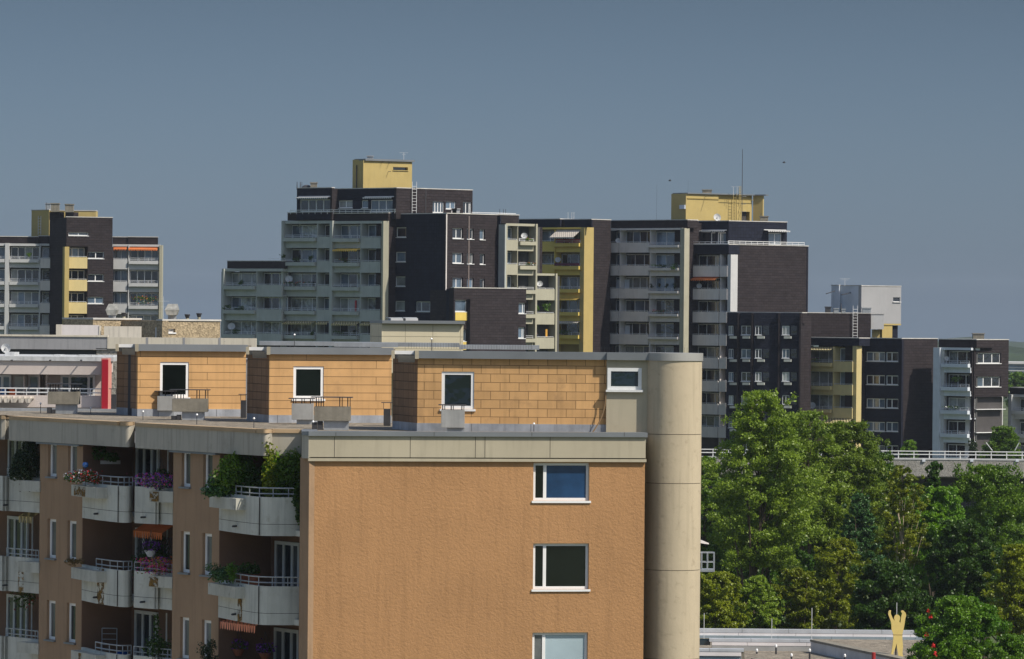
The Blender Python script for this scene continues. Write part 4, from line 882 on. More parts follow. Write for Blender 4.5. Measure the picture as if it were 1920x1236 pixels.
# ================================================================== yellow balcony part and right tower
T2 = thing('apartment_tower', 'dark brown tower with grey and bright yellow balconies and a tall aerial on its roof', 'apartment tower', tuple(at(1250, 850, 572).xy) + (0,))
Ya = Fac(972, 580, 1091, 573); core(T2, Ya, 975, 418, 1088, 900, brown)
block(T2, Ya, 972, 411.5, 1049, 426, brownB, -3, -.1, 'parapet', cap); block(T2, Ya, 1049, 412, 1058, 426, brown, -3, -.5, 'parapet', cap); block(T2, Ya, 1058, 412, 1108, 426.3, brownB, -.3, -.1, 'parapet', cap)
block(T2, Ya, 1004, 426.5, 1090, 430, yelP, -1.5, .1, 'lintel')
zt = zlist(Ya, 1022, 453, 43.1, 5); zb = zlist(Ya, 1022, 472, 43.1, 5); zo = zlist(Ya, 1022, 431, 43.1, 5)
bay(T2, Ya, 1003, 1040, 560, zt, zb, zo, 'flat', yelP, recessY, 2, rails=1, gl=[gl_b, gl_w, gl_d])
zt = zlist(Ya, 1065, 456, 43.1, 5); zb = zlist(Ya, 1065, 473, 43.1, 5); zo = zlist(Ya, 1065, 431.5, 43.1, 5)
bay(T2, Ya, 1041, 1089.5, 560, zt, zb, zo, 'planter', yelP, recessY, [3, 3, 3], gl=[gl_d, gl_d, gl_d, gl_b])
fin(T2, Ya, 1039.6, 1041, 431, 700, yelP); fin(T2, Ya, 1003, 1005, 427, 700, yelP, o1=.15)
Yb = Fac(1089.5, 573, 1107.5, 574); block(T2, Yb, 1089.8, 426.5, 1107.5, 700, yel, -.3, .45, 'wall_fin')
awning(T2, Ya, 1043, 1088, 432, 447, awn_w, 1.3); awning(T2, Ya, 1043, 1088, 559, 563.5, awn_y, .8); awning(T2, Ya, 1043, 1088, 602, 607, awn_w, .6)
b = MB(); b.pbox(Ya, 1041, 448.5, 1088, 455, -.05, .02); b.build('balcony_screen', redm, T2); b = MB(); b.pbox(Ya, 1041, 493.5, 1088, 498, .1, .16); b.build('balcony_screen', mat('purple_cloth', (.12, .03, .06), .9), T2)
dish(T2, Ya, 1047, 487, 5.5); bplant(Ya, 1064, 628, 46, 12, 'ivy hanging over the lowest visible yellow balcony', L_dark, None, 260)
for x in (1065, 1072, 1076): mast(T2, x, 399, 412, 576, .03, ((.98, .12),))
Bs = Fac(1107.5, 574, 1144, 576.5); block(T2, Bs, 1107.5, 412.5, 1144, 760, brown, -3, 0, 'wall', cap); 
A5_ = Fac(1143, 577.5, 1286, 569); core(T2, A5_, 1146, 418, 1283, 900, brown)
block(T2, A5_, 1143.5, 413.5, 1287, 427.5, brown, -2, -.2, 'parapet', cap); block(T2, A5_, 1143.5, 428, 1280, 431.5, concB, -1.5, .1, 'lintel')
zt = zlist(A5_, 1185, 455, 43, 6); zb = zlist(A5_, 1185, 473.8, 43, 6); zo = zlist(A5_, 1185, 432, 43, 6)
bay(T2, A5_, 1143.5, 1161, 560, zt, zb, zo, 'flat', concB, recessD, 2, rails=1, gl=[gl_b, gl_d, gl_b])
bay(T2, A5_, 1161.6, 1217, 560, zt, zb, zo, 'flat', concB, recess, [4, 3], rails=1, gl=[gl_d, gl_d, gl_c])
zt2 = zlist(A5_, 1248, 459.5, 43, 6); zb2 = zlist(A5_, 1248, 474.5, 43, 6); zo2 = zlist(A5_, 1248, 432.5, 43, 6)
bay(T2, A5_, 1218, 1275.5, 560, zt2, zb2, zo2, 'planter', concB, recess, 3, gl=[gl_b, gl_b, gl_b, gl_w, gl_d, gl_c], lip=.3)
for x in (1160.8, 1217.2): fin(T2, A5_, x, x + 1.2, 428, 760, concB, o1=.0)
fin(T2, A5_, 1275.5, 1278, 428, 760, concB)
for x0, k in ((1206, 0), (1204, 1), (1204, 2), (1205, 4)): b = MB(); b.pbox(A5_, x0, 436 + 43 * k, x0 + 10, 449 + 43 * k, -1.3, -1.25); b.build('yellow_blind', awn_y, T2)
for x0, k in ((1162, 2), (1163, 4), (1146, 2)): b = MB(); b.pbox(A5_, x0, 438 + 43 * k, x0 + 9, 455 + 43 * k, -.9, -.85); b.build('laundry', concBl, T2)
Bf = Fac(1277.5, 569.3, 1287.5, 569.9); block(T2, Bf, 1277.5, 428, 1287, 760, concC, -.3, .4, 'wall_fin')
bplant(A5_, 1246, 503, 56, 9, 'dense dark green hedge on a grey balcony of the yellow topped tower', L_dark, None, 240); bplant(A5_, 1268, 508, 14, 16, 'vine hanging from the grey balcony beside the cream fin', L_dark, None, 150, .45)
for x in (1224, 1238, 1253, 1268): bplant(A5_, x, 540, 8, 10, 'small conifer standing in the row of four on a grey balcony', L_con, None, 90)['group'] = 'small conifers on a grey balcony'
bplant(A5_, 1246, 585, 50, 4, 'red flower row on a grey balcony with wavy windows', L_dark, fl_red, 120)
dish(T2, A5_, 1160, 451, 5); dish(T2, Fac(1297, 571, 1365, 567), 1312, 536, 5)
Bq = Fac(1287.5, 569.9, 1300, 570.8); block(T2, Bq, 1287.5, 414.5, 1299, 760, brown, -2, 0)
# right balconies
A6_ = Fac(1297, 571, 1366, 567); core(T2, A6_, 1298, 462, 1363, 900, brown)
block(T2, A6_, 1298, 459, 1366, 476, brownB, -2, -.05, 'parapet', cap)
zt = zlist(A6_, 1325, 499, 43, 8); zb = zlist(A6_, 1325, 519, 43, 8); zo = zlist(A6_, 1325, 477, 43, 8)
bay(T2, A6_, 1298, 1349, 600, zt, zb, zo, 'flat', concB, recessD, 3, rails=1, gl=[gl_d])
bay(T2, A6_, 1350, 1364.5, 600, zt, zb, zo, 'flat', concB, recess, 1, rails=1, gl=[gl_b, gl_w, gl_w, gl_d])
fin(T2, A6_, 1349, 1350, 477, 860, concB, o1=0)
awning(T2, A6_, 1301, 1347, 520, 526, awn_o, .7)
Bg = Fac(1365, 567, 1379, 568); block(T2, Bg, 1365.5, 477.5, 1378.5, 620, concW, -.15, .35, 'wall_fin')
Bw = Fac(1366, 567.5, 1514.5, 576); core(T2, Bw, 1380, 462, 1513, 900, brown, -8, -.6)
block(T2, Bw, 1366, 460.5, 1514.5, 760, brown, -.5, 0, 'wall', cap)
b = MB(); u = Bw.u(1513.5, 500); b.fbox(Bw, u - .1, u + .04, 14, Bw.z(1513, 461), -.45, .05); b.build('corner_trim', brownB, T2)
# upper storey and terrace
Au = Fac(1299, 573, 1366, 570); Bu = Fac(1288, 572, 1311, 573.5); block(T2, Bu, 1288, 414.5, 1311, 470, brown, -.4, 0, 'wall', cap)
punched(T2, Au, 1310, 415, 1366, 470, [(1314, 434, 1331, 462, []), (1332.5, 436, 1341, 458, []), (1345, 436, 1361, 460, [.3])], brownB, capm=cap, sill=0)
awning(T2, Au, 1314, 1363, 432, 434.5, concW, .5, 0)
Bu2 = Fac(1366, 570, 1476, 574.5); punched(T2, Bu2, 1366, 416, 1475.5, 470, [(1441, 437, 1466, 460, [.5], [gl_b])], brownB, capm=cap, sill=0); core(T2, Bu2, 1368, 420, 1470, 500, brown, -5, -.6)
awning(T2, Bu2, 1432, 1474, 432, 434.5, concW, .9, 0)
FRr = Fac(1299, 571, 1366, 567.2); FRq = Fac(1366, 567.2, 1510, 575.5); r = MB()
for G, xa, xb in ((FRr, 1299, 1366), (FRq, 1366, 1509)):
    for y in (453.5, 457): r.fbox(G, G.u(xa, 455), G.u(xb, 455), G.z((xa + xb) / 2, y) - .03, G.z((xa + xb) / 2, y) + .03, -.1, -.05)
    n = int((xb - xa) / 11)
    for i in range(n + 1): u = G.u(xa + (xb - xa) * i / n, 455); r.fbox(G, u - .02, u + .02, G.z((xa + xb) / 2, 460.5), G.z((xa + xb) / 2, 453), -.09, -.06)
r.build('roof_railing', white, T2)
# yellow roof house
y1_ = Fac(1258, 579, 1286, 577); block(T2, y1_, 1258.5, 363.5, 1285.5, 420, yel, -.12, 0, 'roof_house'); y2_ = Fac(1285.5, 577, 1412, 583)
block(T2, y2_, 1286, 364, 1347, 420, yel, -1, 0, 'roof_house')
punched(T2, y2_, 1347, 364.5, 1412, 420, [(1394, 397, 1408, 420, [], [yelP])], yel, o=-.25, th=.7, sill=0, fm=darkm, fw=.03, wo=-.5)
y3_ = Fac(1412, 583, 1431, 582.5); block(T2, y3_, 1412.2, 365.5, 1430.5, 420, yel, -.3, .05, 'roof_house')
b = MB(); b.band([nY(1257, 579.1), nY(1285.5, 576.8), nY(1411, 582.7), nY(1431.5, 582.2)], y2_.z(1345, 365), y2_.z(1345, 363), 1.2); b.build('roof_edge', copg, T2)
b = MB(); b.band([nY(1258, 578.95), nY(1285.5, 576.95), nY(1412, 582.9)], y2_.z(1345, 374), y2_.z(1345, 373.2), .05); b.build('joint_strip', mat('ochre_joint', (.25, .18, .04), .9), T2)
ladder(T2, y2_, 1371, 1377, 363, 418, .4, yel); ladder(T2, y2_, 1381, 1384, 349, 418, .5, yel); mast(T2, 1391, 280, 416, 580.5, .05); mast(T2, 1375, 350, 366, 580, .03, ((.97, .25),)); mast(T2, 1382, 350, 366, 580, .03, ((.97, .3),))
for x, y in ((1322, 368.5),): b = MB(); u, z = y2_.uv(x, y); b.tube(y2_.pt(u, z, 0), y2_.pt(u, z, 1.6), .035, 5); b.build('wall_spout', darkm, T2)
for y in (369, 383, 397): b = MB(); u, z = y2_.uv(1391, y); b.tube(y2_.pt(u, z, -.2), y2_.pt(u, z, .8), .03, 5); b.build('mast_bracket', rail, T2)
b = MB(); b.pbox(y1_, 1277, 384.5, 1287, 392, 0, .3); b.build('meter_box', concBl, T2)
roofbox(T2, 1326, 355.5, 363, 17, 580, vent_c); roofbox(T2, 1433, 405, 414.5, 15, 574, vent_c); mast(T2, 1427, 400, 406, 574, .04)
b = MB(); b.disc(at(1345, 407.5, 571), (.3, -1, .35), 7.3 / F * 571, .2); b.build('satellite_dish', concW, T2)
mast(T2, 1231, 345, 414, 576, .012); mast(T2, 1290, 338, 364, 579, .012)

# ================================================================== low right building
L = thing('apartment_building', 'long dark brown apartment block with pale yellow and blue grey balconies at the right', 'apartment building', tuple(at(1640, 850, 560).xy) + (0,))
# serrated window wall
S1 = Fac(1361, 554, 1502, 549); core(L, S1, 1363, 592, 1500, 900, brown, -4, -1.3)
block(L, S1, 1361.5, 586.5, 1502, 606, brown, -1.4, -.3, 'parapet', cap)
cols = [(1361.5, 1386, 1366, 1375), (1386, 1412, 1390, 1408), (1412, 1462, 1416, 1428), (1462, 1502, 1466.5, 1480)]
for i, (a, c, w0, w1) in enumerate(cols):
    Sa = Fac(a, 553.4 - i * 1.1, c, 552.6 - i * 1.1)
    hl = [(w0, 611 + 43.5 * k, w1 if not (i == 1 and k == 0) else w1, 628 + 43.5 * k, [.5]) for k in range(6)]
    punched(L, Sa, a, 586.8 + i * .2, c - 3, 900, hl, brownB, fm=white, sill=.1, wo=-.05, fw=.06)
    fin(L, Sa, c - 3, c, 587, 900, brown, -1.2, .35)
    for k in range(5):
        b = MB(); b.pbox(Sa, w0 + 5, 630.5 + 43.5 * k, w0 + 18, 635 + 43.5 * k, .02, .45); b.build('window_box', concA, L)
        b = MB(); b.pbox(Sa, w1 + 3, 611 + 43.5 * k, min(w1 + 14, c - 4), 628 + 43.5 * k, -.02, .02); b.build('side_window', gl_d, L)
S2 = Fac(1501, 560, 1634, 562); block(L, S2, 1501.5, 587.5, 1632.5, 640, brown, -1, 0, 'wall', cap)
ladder(L, S2, 1598, 1606.5, 573, 634, .25)
# light grey stair head
g1 = Fac(1558, 568, 1573, 566.8); block(L, g1, 1558.5, 535.5, 1573, 600, concBl, -.1, 0, 'roof_house', cap); g1b = Fac(1573, 567.5, 1615, 563.5); block(L, g1b, 1573, 536, 1615, 600, concBl, -.1, 0, 'roof_house', cap)
palegr = mat('pale_grey_render', (.36, .36, .37), .9, .05, .5, streak=.1)
g2 = Fac(1615, 563.5, 1690, 566.5); punched(L, g2, 1615, 537, 1689.5, 607, [(1674.5, 557.5, 1688, 566, [], [gl_d])], palegr, capm=cap, sill=.15, th=.6, fw=.04)
b = MB(); b.fbox(g2, g2.u(1616, 570), g2.u(1689, 570), g2.z(1650, 607), g2.z(1650, 538), -4, -1); b.build('roof_house', palegr, L)
block(L, g2, 1655, 607.3, 1674, 640, yel, -1, -.1, 'wall'); block(L, g2, 1674, 610.3, 1687, 640, brownB, -1, -.4, 'wall'); block(L, g2, 1655, 607, 1689.5, 610, yel, -1, .0, 'wall')
g3 = Fac(1632, 562.5, 1658, 562.5); block(L, g3, 1633, 589.5, 1657, 617.5, concW, -1, .1, 'roof_house', cap); block(L, g3, 1636, 618, 1650, 640, yel, -1, -.5, 'wall')
for x, y0, y1, w in ((1553, 575, 586, 10), (1568, 578, 587, 9), (1582, 579, 587, 7), (1625, 577, 587, 16)): roofbox(L, x, y0, y1, w, 557, galv if x > 1560 else darkm, 'roof_vent')
mast(L, 1577, 569, 586, 557, .08); mast(L, 1584, 522, 537, 566, .03, ((.95, .6), (.8, .4)))
for x, y, xe in ((1578, 553, 1600), (1549, 551, 1565)): b = MB(); p = at(x, y, 563.5); q = at(xe, y - 5, 566); b.tube(p, q, .06, 5); b.build('aerial_arm', darkm, L)
# pale yellow balconies
A8 = Fac(1502, 556, 1611, 550); core(L, A8, 1507, 640, 1605, 900, brown)
block(L, A8, 1502, 634, 1611, 648, brownB, -2, 0, 'parapet', cap)
zt = zlist(A8, 1535, 680, 43.6, 4); zb = zlist(A8, 1535, 696.5, 43.6, 4); zo = zlist(A8, 1535, 651, 43.6, 4)
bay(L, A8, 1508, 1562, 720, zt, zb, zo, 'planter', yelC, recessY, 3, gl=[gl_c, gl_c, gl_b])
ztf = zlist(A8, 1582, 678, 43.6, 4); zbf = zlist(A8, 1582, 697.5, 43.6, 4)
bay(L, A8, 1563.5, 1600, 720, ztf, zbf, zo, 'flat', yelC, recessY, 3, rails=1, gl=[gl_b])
fin(L, A8, 1503.5, 1507.5, 648, 860, yelC, o1=.3); fin(L, A8, 1562, 1563.2, 650, 860, yelC, o1=.1)
Bh = Fac(1600.5, 550.5, 1610.5, 551); block(L, Bh, 1601, 648.5, 1610.5, 860, yelC, -.3, .4, 'wall_fin')
awning(L, A8, 1517, 1563, 652, 658, awn_s, .7); awning(L, A8, 1512, 1562, 784, 796, awn_s, 1.3); awning(L, A8, 1566, 1599, 784, 796, awn_s, 1.3)
dish(L, A8, 1524, 760, 6.5)
bplant(A8, 1530, 676, 40, 5, 'pink and white flower row on the top pale yellow balcony', L_green, [fl_pink, fl_whit], 160, .3)
# shaded window wall and sunlit blank wall
Bi = Fac(1610.5, 551, 1623, 552); block(L, Bi, 1610.5, 634.5, 1623, 860, brown, -2, -.05)
A9 = Fac(1622, 552, 1690, 548.5); hl = []
for k in range(5): hl += [(1624.5, 660 + 43.7 * k, 1659, 677.5 + 43.7 * k, [.35, .68]), (1661.5, 660.5 + 43.7 * k, 1684, 678 + 43.7 * k, [.45])]
punched(L, A9, 1622, 635, 1690, 900, hl, brownB, capm=cap, wo=-.08, sill=.06); core(L, A9, 1624, 640, 1688, 900, brown, -4, -.7)
B9 = Fac(1690, 548.5, 1758, 553); block(L, B9, 1690, 635.5, 1757, 900, brown, -.5, 0, 'wall', cap)
A10 = Fac(1752, 548.3, 1826, 544.3); core(L, A10, 1766, 655, 1797, 900, brown)
block(L, A10, 1757, 637, 1828, 651.5, brown, -3.5, -.3, 'parapet', cap); block(L, A10, 1765, 652, 1822, 656.5, concBl, -1.5, .1, 'lintel'); block(L, A10, 1752, 652, 1764, 900, concBl, -3.5, .3, 'wall_fin')
Bj = Fac(1762, 547.4, 1766.5, 547.8); block(L, Bj, 1762.5, 652, 1766.3, 900, concW, -1, .5, 'wall_fin')
zt = zlist(A10, 1795, 682, 43.8, 5); zb = zlist(A10, 1795, 699, 43.8, 5); zo = zlist(A10, 1795, 657, 43.8, 5)
bay(L, A10, 1767, 1819, 760, zt, zb, zo, 'planter', concBl, recess, 3, gl=[gl_d, gl_d, gl_c, gl_d])
dish(L, A10, 1776, 672, 4.5, .1, concW)
bplant(A10, 1790, 717, 36, 12, 'bright green foliage on a blue grey balcony of the long right block', L_green, None, 200); bplant(A10, 1795, 766, 44, 5, 'low planting and white flowers on the third blue grey balcony', L_green, fl_whit, 120)
B10 = Fac(1822, 544.6, 1891.5, 548.8); punched(L, B10, 1823, 637.5, 1891, 744, [(1830, 662, 1876.5, 681.5, [.34, .68], [gl_d]), (1829.5, 706.5, 1876, 725.5, [.34, .68], [gl_b, gl_d, gl_d])], brown, capm=cap, wo=-.16, sill=.1); core(L, B10, 1825, 642, 1889, 742, brown, -4, -.7)
b = MB(); u = B10.u(1826, 700); b.fbox(B10, u - .12, u + .04, 12, B10.z(1826, 640), -.3, .15); b.build('wall_fin', brown, L)
hl = [(1830, 746.5 + 43.5 * k, 1884, 767 + 43.5 * k, [.14, .5, .83], [gl_b, gl_c, gl_b]) for k in range(3)]
punched(L, B10, 1828, 744.2, 1891, 900, hl, concW, o=-.9, wo=-.3, sill=.12, th=.6)
roofbox(L, 1835, 625, 637, 21, 553, vent_c)
A11 = Fac(1880, 553, 1940, 549); core(L, A11, 1900, 745, 1940, 900, brown); block(L, A11, 1891, 728, 1940, 739.5, brown, -2, -.2, 'parapet', cap); block(L, A11, 1890, 740, 1940, 745, concW, -1.5, .1, 'lintel'); fin(L, A11, 1895, 1900, 740, 900, concW, o1=.35)
block(L, A11, 1884, 742, 1896, 900, concW, -1, -.5, 'wall')
zt = zlist(A11, 1910, 770, 43.8, 3); zb = zlist(A11, 1910, 786, 43.8, 3); zo = zlist(A11, 1910, 746, 43.8, 3)
bay(L, A11, 1900, 1940, 790, zt, zb, zo, 'planter', concW, recess, 4)

# ================================================================== raised deck with railing, between trees and towers
D_ = thing('parking_deck', 'grey pebble concrete parking deck with a white pipe railing along its edge', 'parking deck', tuple(at(1700, 870, 455).xy) + (0,))
P_ = Fac(1300, 455, 2000, 455); deck = mat('deck_concrete', (.30, .285, .26), .95, .12, 1, fine=13)
b = MB(); b.fbox(P_, P_.u(1240, 870), P_.u(2000, 870), P_.z(1700, 893), P_.z(1700, 862), -.5, 0); b.build('edge_wall', deck, D_)
b = MB(); b.fbox(P_, P_.u(1240, 870), P_.u(2000, 870), P_.z(1700, 896), P_.z(1700, 863), -6, -.52); b.build('deck_slab', deck, D_)
b = MB(); b.fbox(P_, P_.u(1240, 870), P_.u(2000, 870), 0, P_.z(1700, 897), -5, -2.5); b.build('lower_wall', recessD, D_)
b = MB(); b.fbox(P_, P_.u(1240, 870), P_.u(2000, 870), P_.z(1700, 861.9), P_.z(1700, 859), -.6, .05); b.build('coping', concW, D_)
r = MB()
for y in (846, 852): r.fbox(P_, P_.u(1240, 850), P_.u(2000, 850), P_.z(1700, y) - .04, P_.z(1700, y) + .04, -.2, -.12)
for i in range(26): u = P_.u(1250 + 29 * i, 850); r.fbox(P_, u - .035, u + .035, P_.z(1700, 861), P_.z(1700, 845), -.18, -.14)
r.build('railing', white, D_)
for x, dx in ((1861, -12), (1903, 8)): b = MB(); u, z = P_.uv(x, 845); b.tube(P_.pt(u, z, -.15), P_.pt(u + dx / 19.8, z + .75, -.15), .04, 5); b.build('bent_post', rail, D_)
for x in (1560, 1732, 1822, 1907): b = MB(); u, z = P_.uv(x, 863.5); b.fbox(P_, u - .15, u + .15, z - .12, z + .1, 0, .15); b.build('deck_lamp', concBl, D_)

# ================================================================== flat roofs at the bottom right
R_ = thing('flat_roofed_hall', 'low hall with grey metal parapets and a gravel roof at the bottom right', 'hall', tuple(at(1500, 1236, 250).xy) + (0,))
zr = lambda x, y, Y: at(x, y, Y).z
metl = mat('pale_parapet_metal', (.50, .52, .55), .5, .15, .8, metal=.2, brick=dict(w=2.6, h=9, g=.015, v=.05, mort=.6, off=0)); wht = mat('parapet_white', (.72, .68, .68), .8, .08, .8, brick=dict(w=3.2, h=9, g=.015, v=.03, mort=.6, off=0)); bl = mat('blue_grey_metal', (.27, .33, .37), .5, .12, .8, metal=.2, brick=dict(w=3, h=9, g=.015, v=.04, mort=.6, off=0))
def strip(x0, x1, ya, yb, Y, m, dep=.5, slope=.005, name='parapet'):
    xm = (x0 + x1) / 2; b = MB(); za, zb_ = zr(xm, ya, Y), zr(xm, yb, Y); b.box(at(x0, ya, Y).x, at(x1, ya, Y).x, Y, Y + dep, zb_, za); return b.build(name, m, R_)
strip(1290, 1718, 1181, 1187.5, 268, metl, .6, name='coping'); strip(1290, 1718, 1187.6, 1193, 268.015, wht, .5); strip(1290, 1740, 1193.2, 1200.5, 267.9, bl, .8, name='parapet'); strip(1290, 1740, 1200.6, 1212, 267.8, bl, .4, name='wall')
for y, m in ((1203.5, 'slate_blue'), ): strip(1545, 1740, 1200.7, 1203.4, 267.4, mat(m, (.05, .08, .11), .6), .3, name='gap')
strip(1330, 1525, 1198.5, 1204, 258, metl, .6, name='coping'); strip(1335, 1523, 1204.1, 1211, 258.015, wht, .5); strip(1335, 1523, 1211.2, 1221, 258.03, mat('grey_metal_skirt', (.36, .36, .35), .6, .15, 1.2, metal=.2), .3, name='flashing')
strip(1312, 1332, 1198, 1210, 258.5, g_teal, .2, name='window'); strip(1290, 1395, 1217, 1222, 249, metl, .6, name='coping'); strip(1290, 1390, 1222.5, 1230, 249.015, wht, .5); strip(1390, 1396, 1219, 1250, 249.2, vent_c, .8, name='pier'); strip(1290, 1390, 1230.5, 1260, 249.1, bl, .4, name='wall')
# the slanting parapet towards the viewer
pA, pB = nY(1524, 257.5), nY(1730, 241)
zA, zB_ = zr(1524, 1199, 257.5), zr(1524, 1221, 257.5)
b = MB(); b.band([pA, pB], zB_ - .5, zA - .12, .5); b.build('parapet', metl, R_); b = MB(); b.band([(pA[0] - .05, pA[1] - .05), (pB[0] - .05, pB[1] - .05)], zA - .118, zA, .6); b.build('coping', vent_c, R_)
zg = zr(1450, 1221, 258)
b = MB(); b.prism([nY(1290, 249.5), nY(1395, 249.5), nY(1395, 238), nY(1740, 238), nY(1740, 270), nY(1290, 270)], 10, zg); b.build('gravel_roof', gravel, R_)
b = MB(); b.band([nY(1412, 247.5), nY(1560, 238)], zg, zg + .35, .6); b.build('roof_kerb', vent_c, R_)
for x, y0, y1 in ((1455, 1211, 1227), (1518, 1219, 1236), (1584, 1229, 1245), (1484, 1228, 1236), (1419, 1219, 1226)):
    Y = depth_at(x, y1, zg); a = at(x, y1, Y); c = at(x, y0, Y); b = MB(); b.tube((a.x, Y, zg), (a.x, Y, c.z - .08), .05, 6); ob = b.build('roof_light', darkm, R_); b = MB(); b.lathe((a.x, Y, c.z - .1), [(.04, 0), (.065, .03), (.065, .12), (.02, .18)], 8); b.build('light_head', pvc, ob)
for x, y0 in ((1320, 1150), (1447, 1160), (1522, 1140), (1611, 1200), (1681, 1130)):
    Y = 266; a = at(x, 1200, Y); c = at(x, y0, Y); b = MB(); b.tube(a, (a.x, Y, c.z), .022, 4); b.build('lightning_rod', rail, R_)
b = MB(); p = at(1638, 1236, 244); b.lathe((p.x, 244, p.z - .6), [(.1, 0), (.1, .6 + 12 / F * 244), (.08, .62 + 12 / F * 244)], 12); o = b.build('red_pipe', mat('red_pipe', (.35, .03, .03), .6), R_)
# ================================================================== trees
GRND = 6.0
NK, LK = 3.0, .60
def tree(label, px, ytop, half, Y, ylow, m, n=16000, leaf=.26, blobs=80, name='broadleaf_tree', lean=0, shape='round', bm=None, blobr=.30, seed=0, group=None, airy=0, limbs=9, up=.35, zg=None):
    """trunk with limbs and a crown of leaf clumps that fill an uneven envelope"""
    rs = random.Random(seed); top = at(px, ytop, Y); c0 = at(px, ylow, Y); r = half / F * Y; zg = GRND if zg is None else zg
    n = int(n * NK); leaf *= LK; t = thing(name, label, 'tree', (top.x, Y, zg), group); hc = top.z - c0.z
    blobs = int(blobs * 2.6); blobr *= .60
    def env(f):                                    # crown radius at height fraction f
        if shape == 'round': return max(.05, 1 - max(0, (f - .35) / .66) ** 2.2) ** .55 * min(1, .75 + f)
        if shape == 'cone': return .12 + .95 * (1 - f) ** .8 * min(1, f * 6 + .5)
        if shape == 'tall': return min(1, f * 2.2 + .6) * max(.1, 1 - max(0, (f - .4) / .62) ** 1.6 * .9)
        return 1
    bl = []; ends = []; wob = [rs.uniform(.62, 1.22) for _ in range(12)]
    for k in range(blobs):
        f = (k + rs.random()) / blobs; a = rs.uniform(0, 2 * math.pi); e = max(.08, env(f)) * wob[int(a / 6.2832 * 12) % 12]
        q = e * r * (rs.uniform(.5, 1.0) if rs.random() < .8 else rs.uniform(0, .5)); br = r * blobr * rs.uniform(.6, 1.25) * (.55 + .45 * e)
        c = Vector((top.x + q * math.cos(a) + lean * f, Y + q * math.sin(a), c0.z + hc * f - br * .3)); c.z = min(c.z, top.z - br * .55)
        bl.append((c.x, c.y, c.z, br * rs.uniform(.9, 1.3), br * rs.uniform(.9, 1.3), br * rs.uniform(.55, .85), 1)); ends.append(c)
    for k in range(blobs // 2):
        c = ends[rs.randrange(len(ends))]; a = rs.uniform(0, 6.28); q = r * blobr * rs.uniform(1.2, 2.2); bl.append((c.x + q * math.cos(a), c.y + q * math.sin(a), min(c.z + rs.uniform(-.2, .9) * q, top.z - .2), q * .26, q * .26, q * .3, 1))
    w = np.array([b[3] * b[4] for b in bl]); w = w / w.sum() * n
    bl = [b[:6] + (max(20, int(x * (1 - airy * rs.random()))),) for b, x in zip(bl, w)]
    leaves('crown', bl, leaf, m, t, shell=0, up=up * .6, flat=1.25)
    tm = bm or bark; T_ = MB(); pts = [Vector((top.x + rs.uniform(-.12, .12) * r * (i > 0), Y + rs.uniform(-.1, .1) * r, zg - .2 + (top.z - .6 - zg) * i / 7)) for i in range(8)]
    r0 = max(.14, min(.42, (top.z - zg) * .017))
    for i in range(7): T_.tube(pts[i], pts[i + 1], r0 * (1 - i / 7.6), 7, r1=r0 * (1 - (i + 1) / 7.6))
    T_.build('trunk', tm, t, smooth=True)
    ends = ends[::2]; ends.sort(key=lambda v: -v.z); step = max(1, len(ends) // limbs)
    for e in ends[::step][:limbs + 4]:
        k = max(1, min(6, int((e.z - zg) / (top.z - zg) * 7) - 2)); b = MB(); p = pts[k]; md = (p + e) / 2 + Vector((rs.uniform(-.3, .3), rs.uniform(-.3, .3), rs.uniform(.1, .5)))
        rr = r0 * (.38 if bm is None else .2) * (1 - k / 9); b.tube(p, md, rr, 5, r1=rr * .7); b.tube(md, e, rr * .7, 5, r1=rr * .25); b.build('limb', tm, t)
    return t
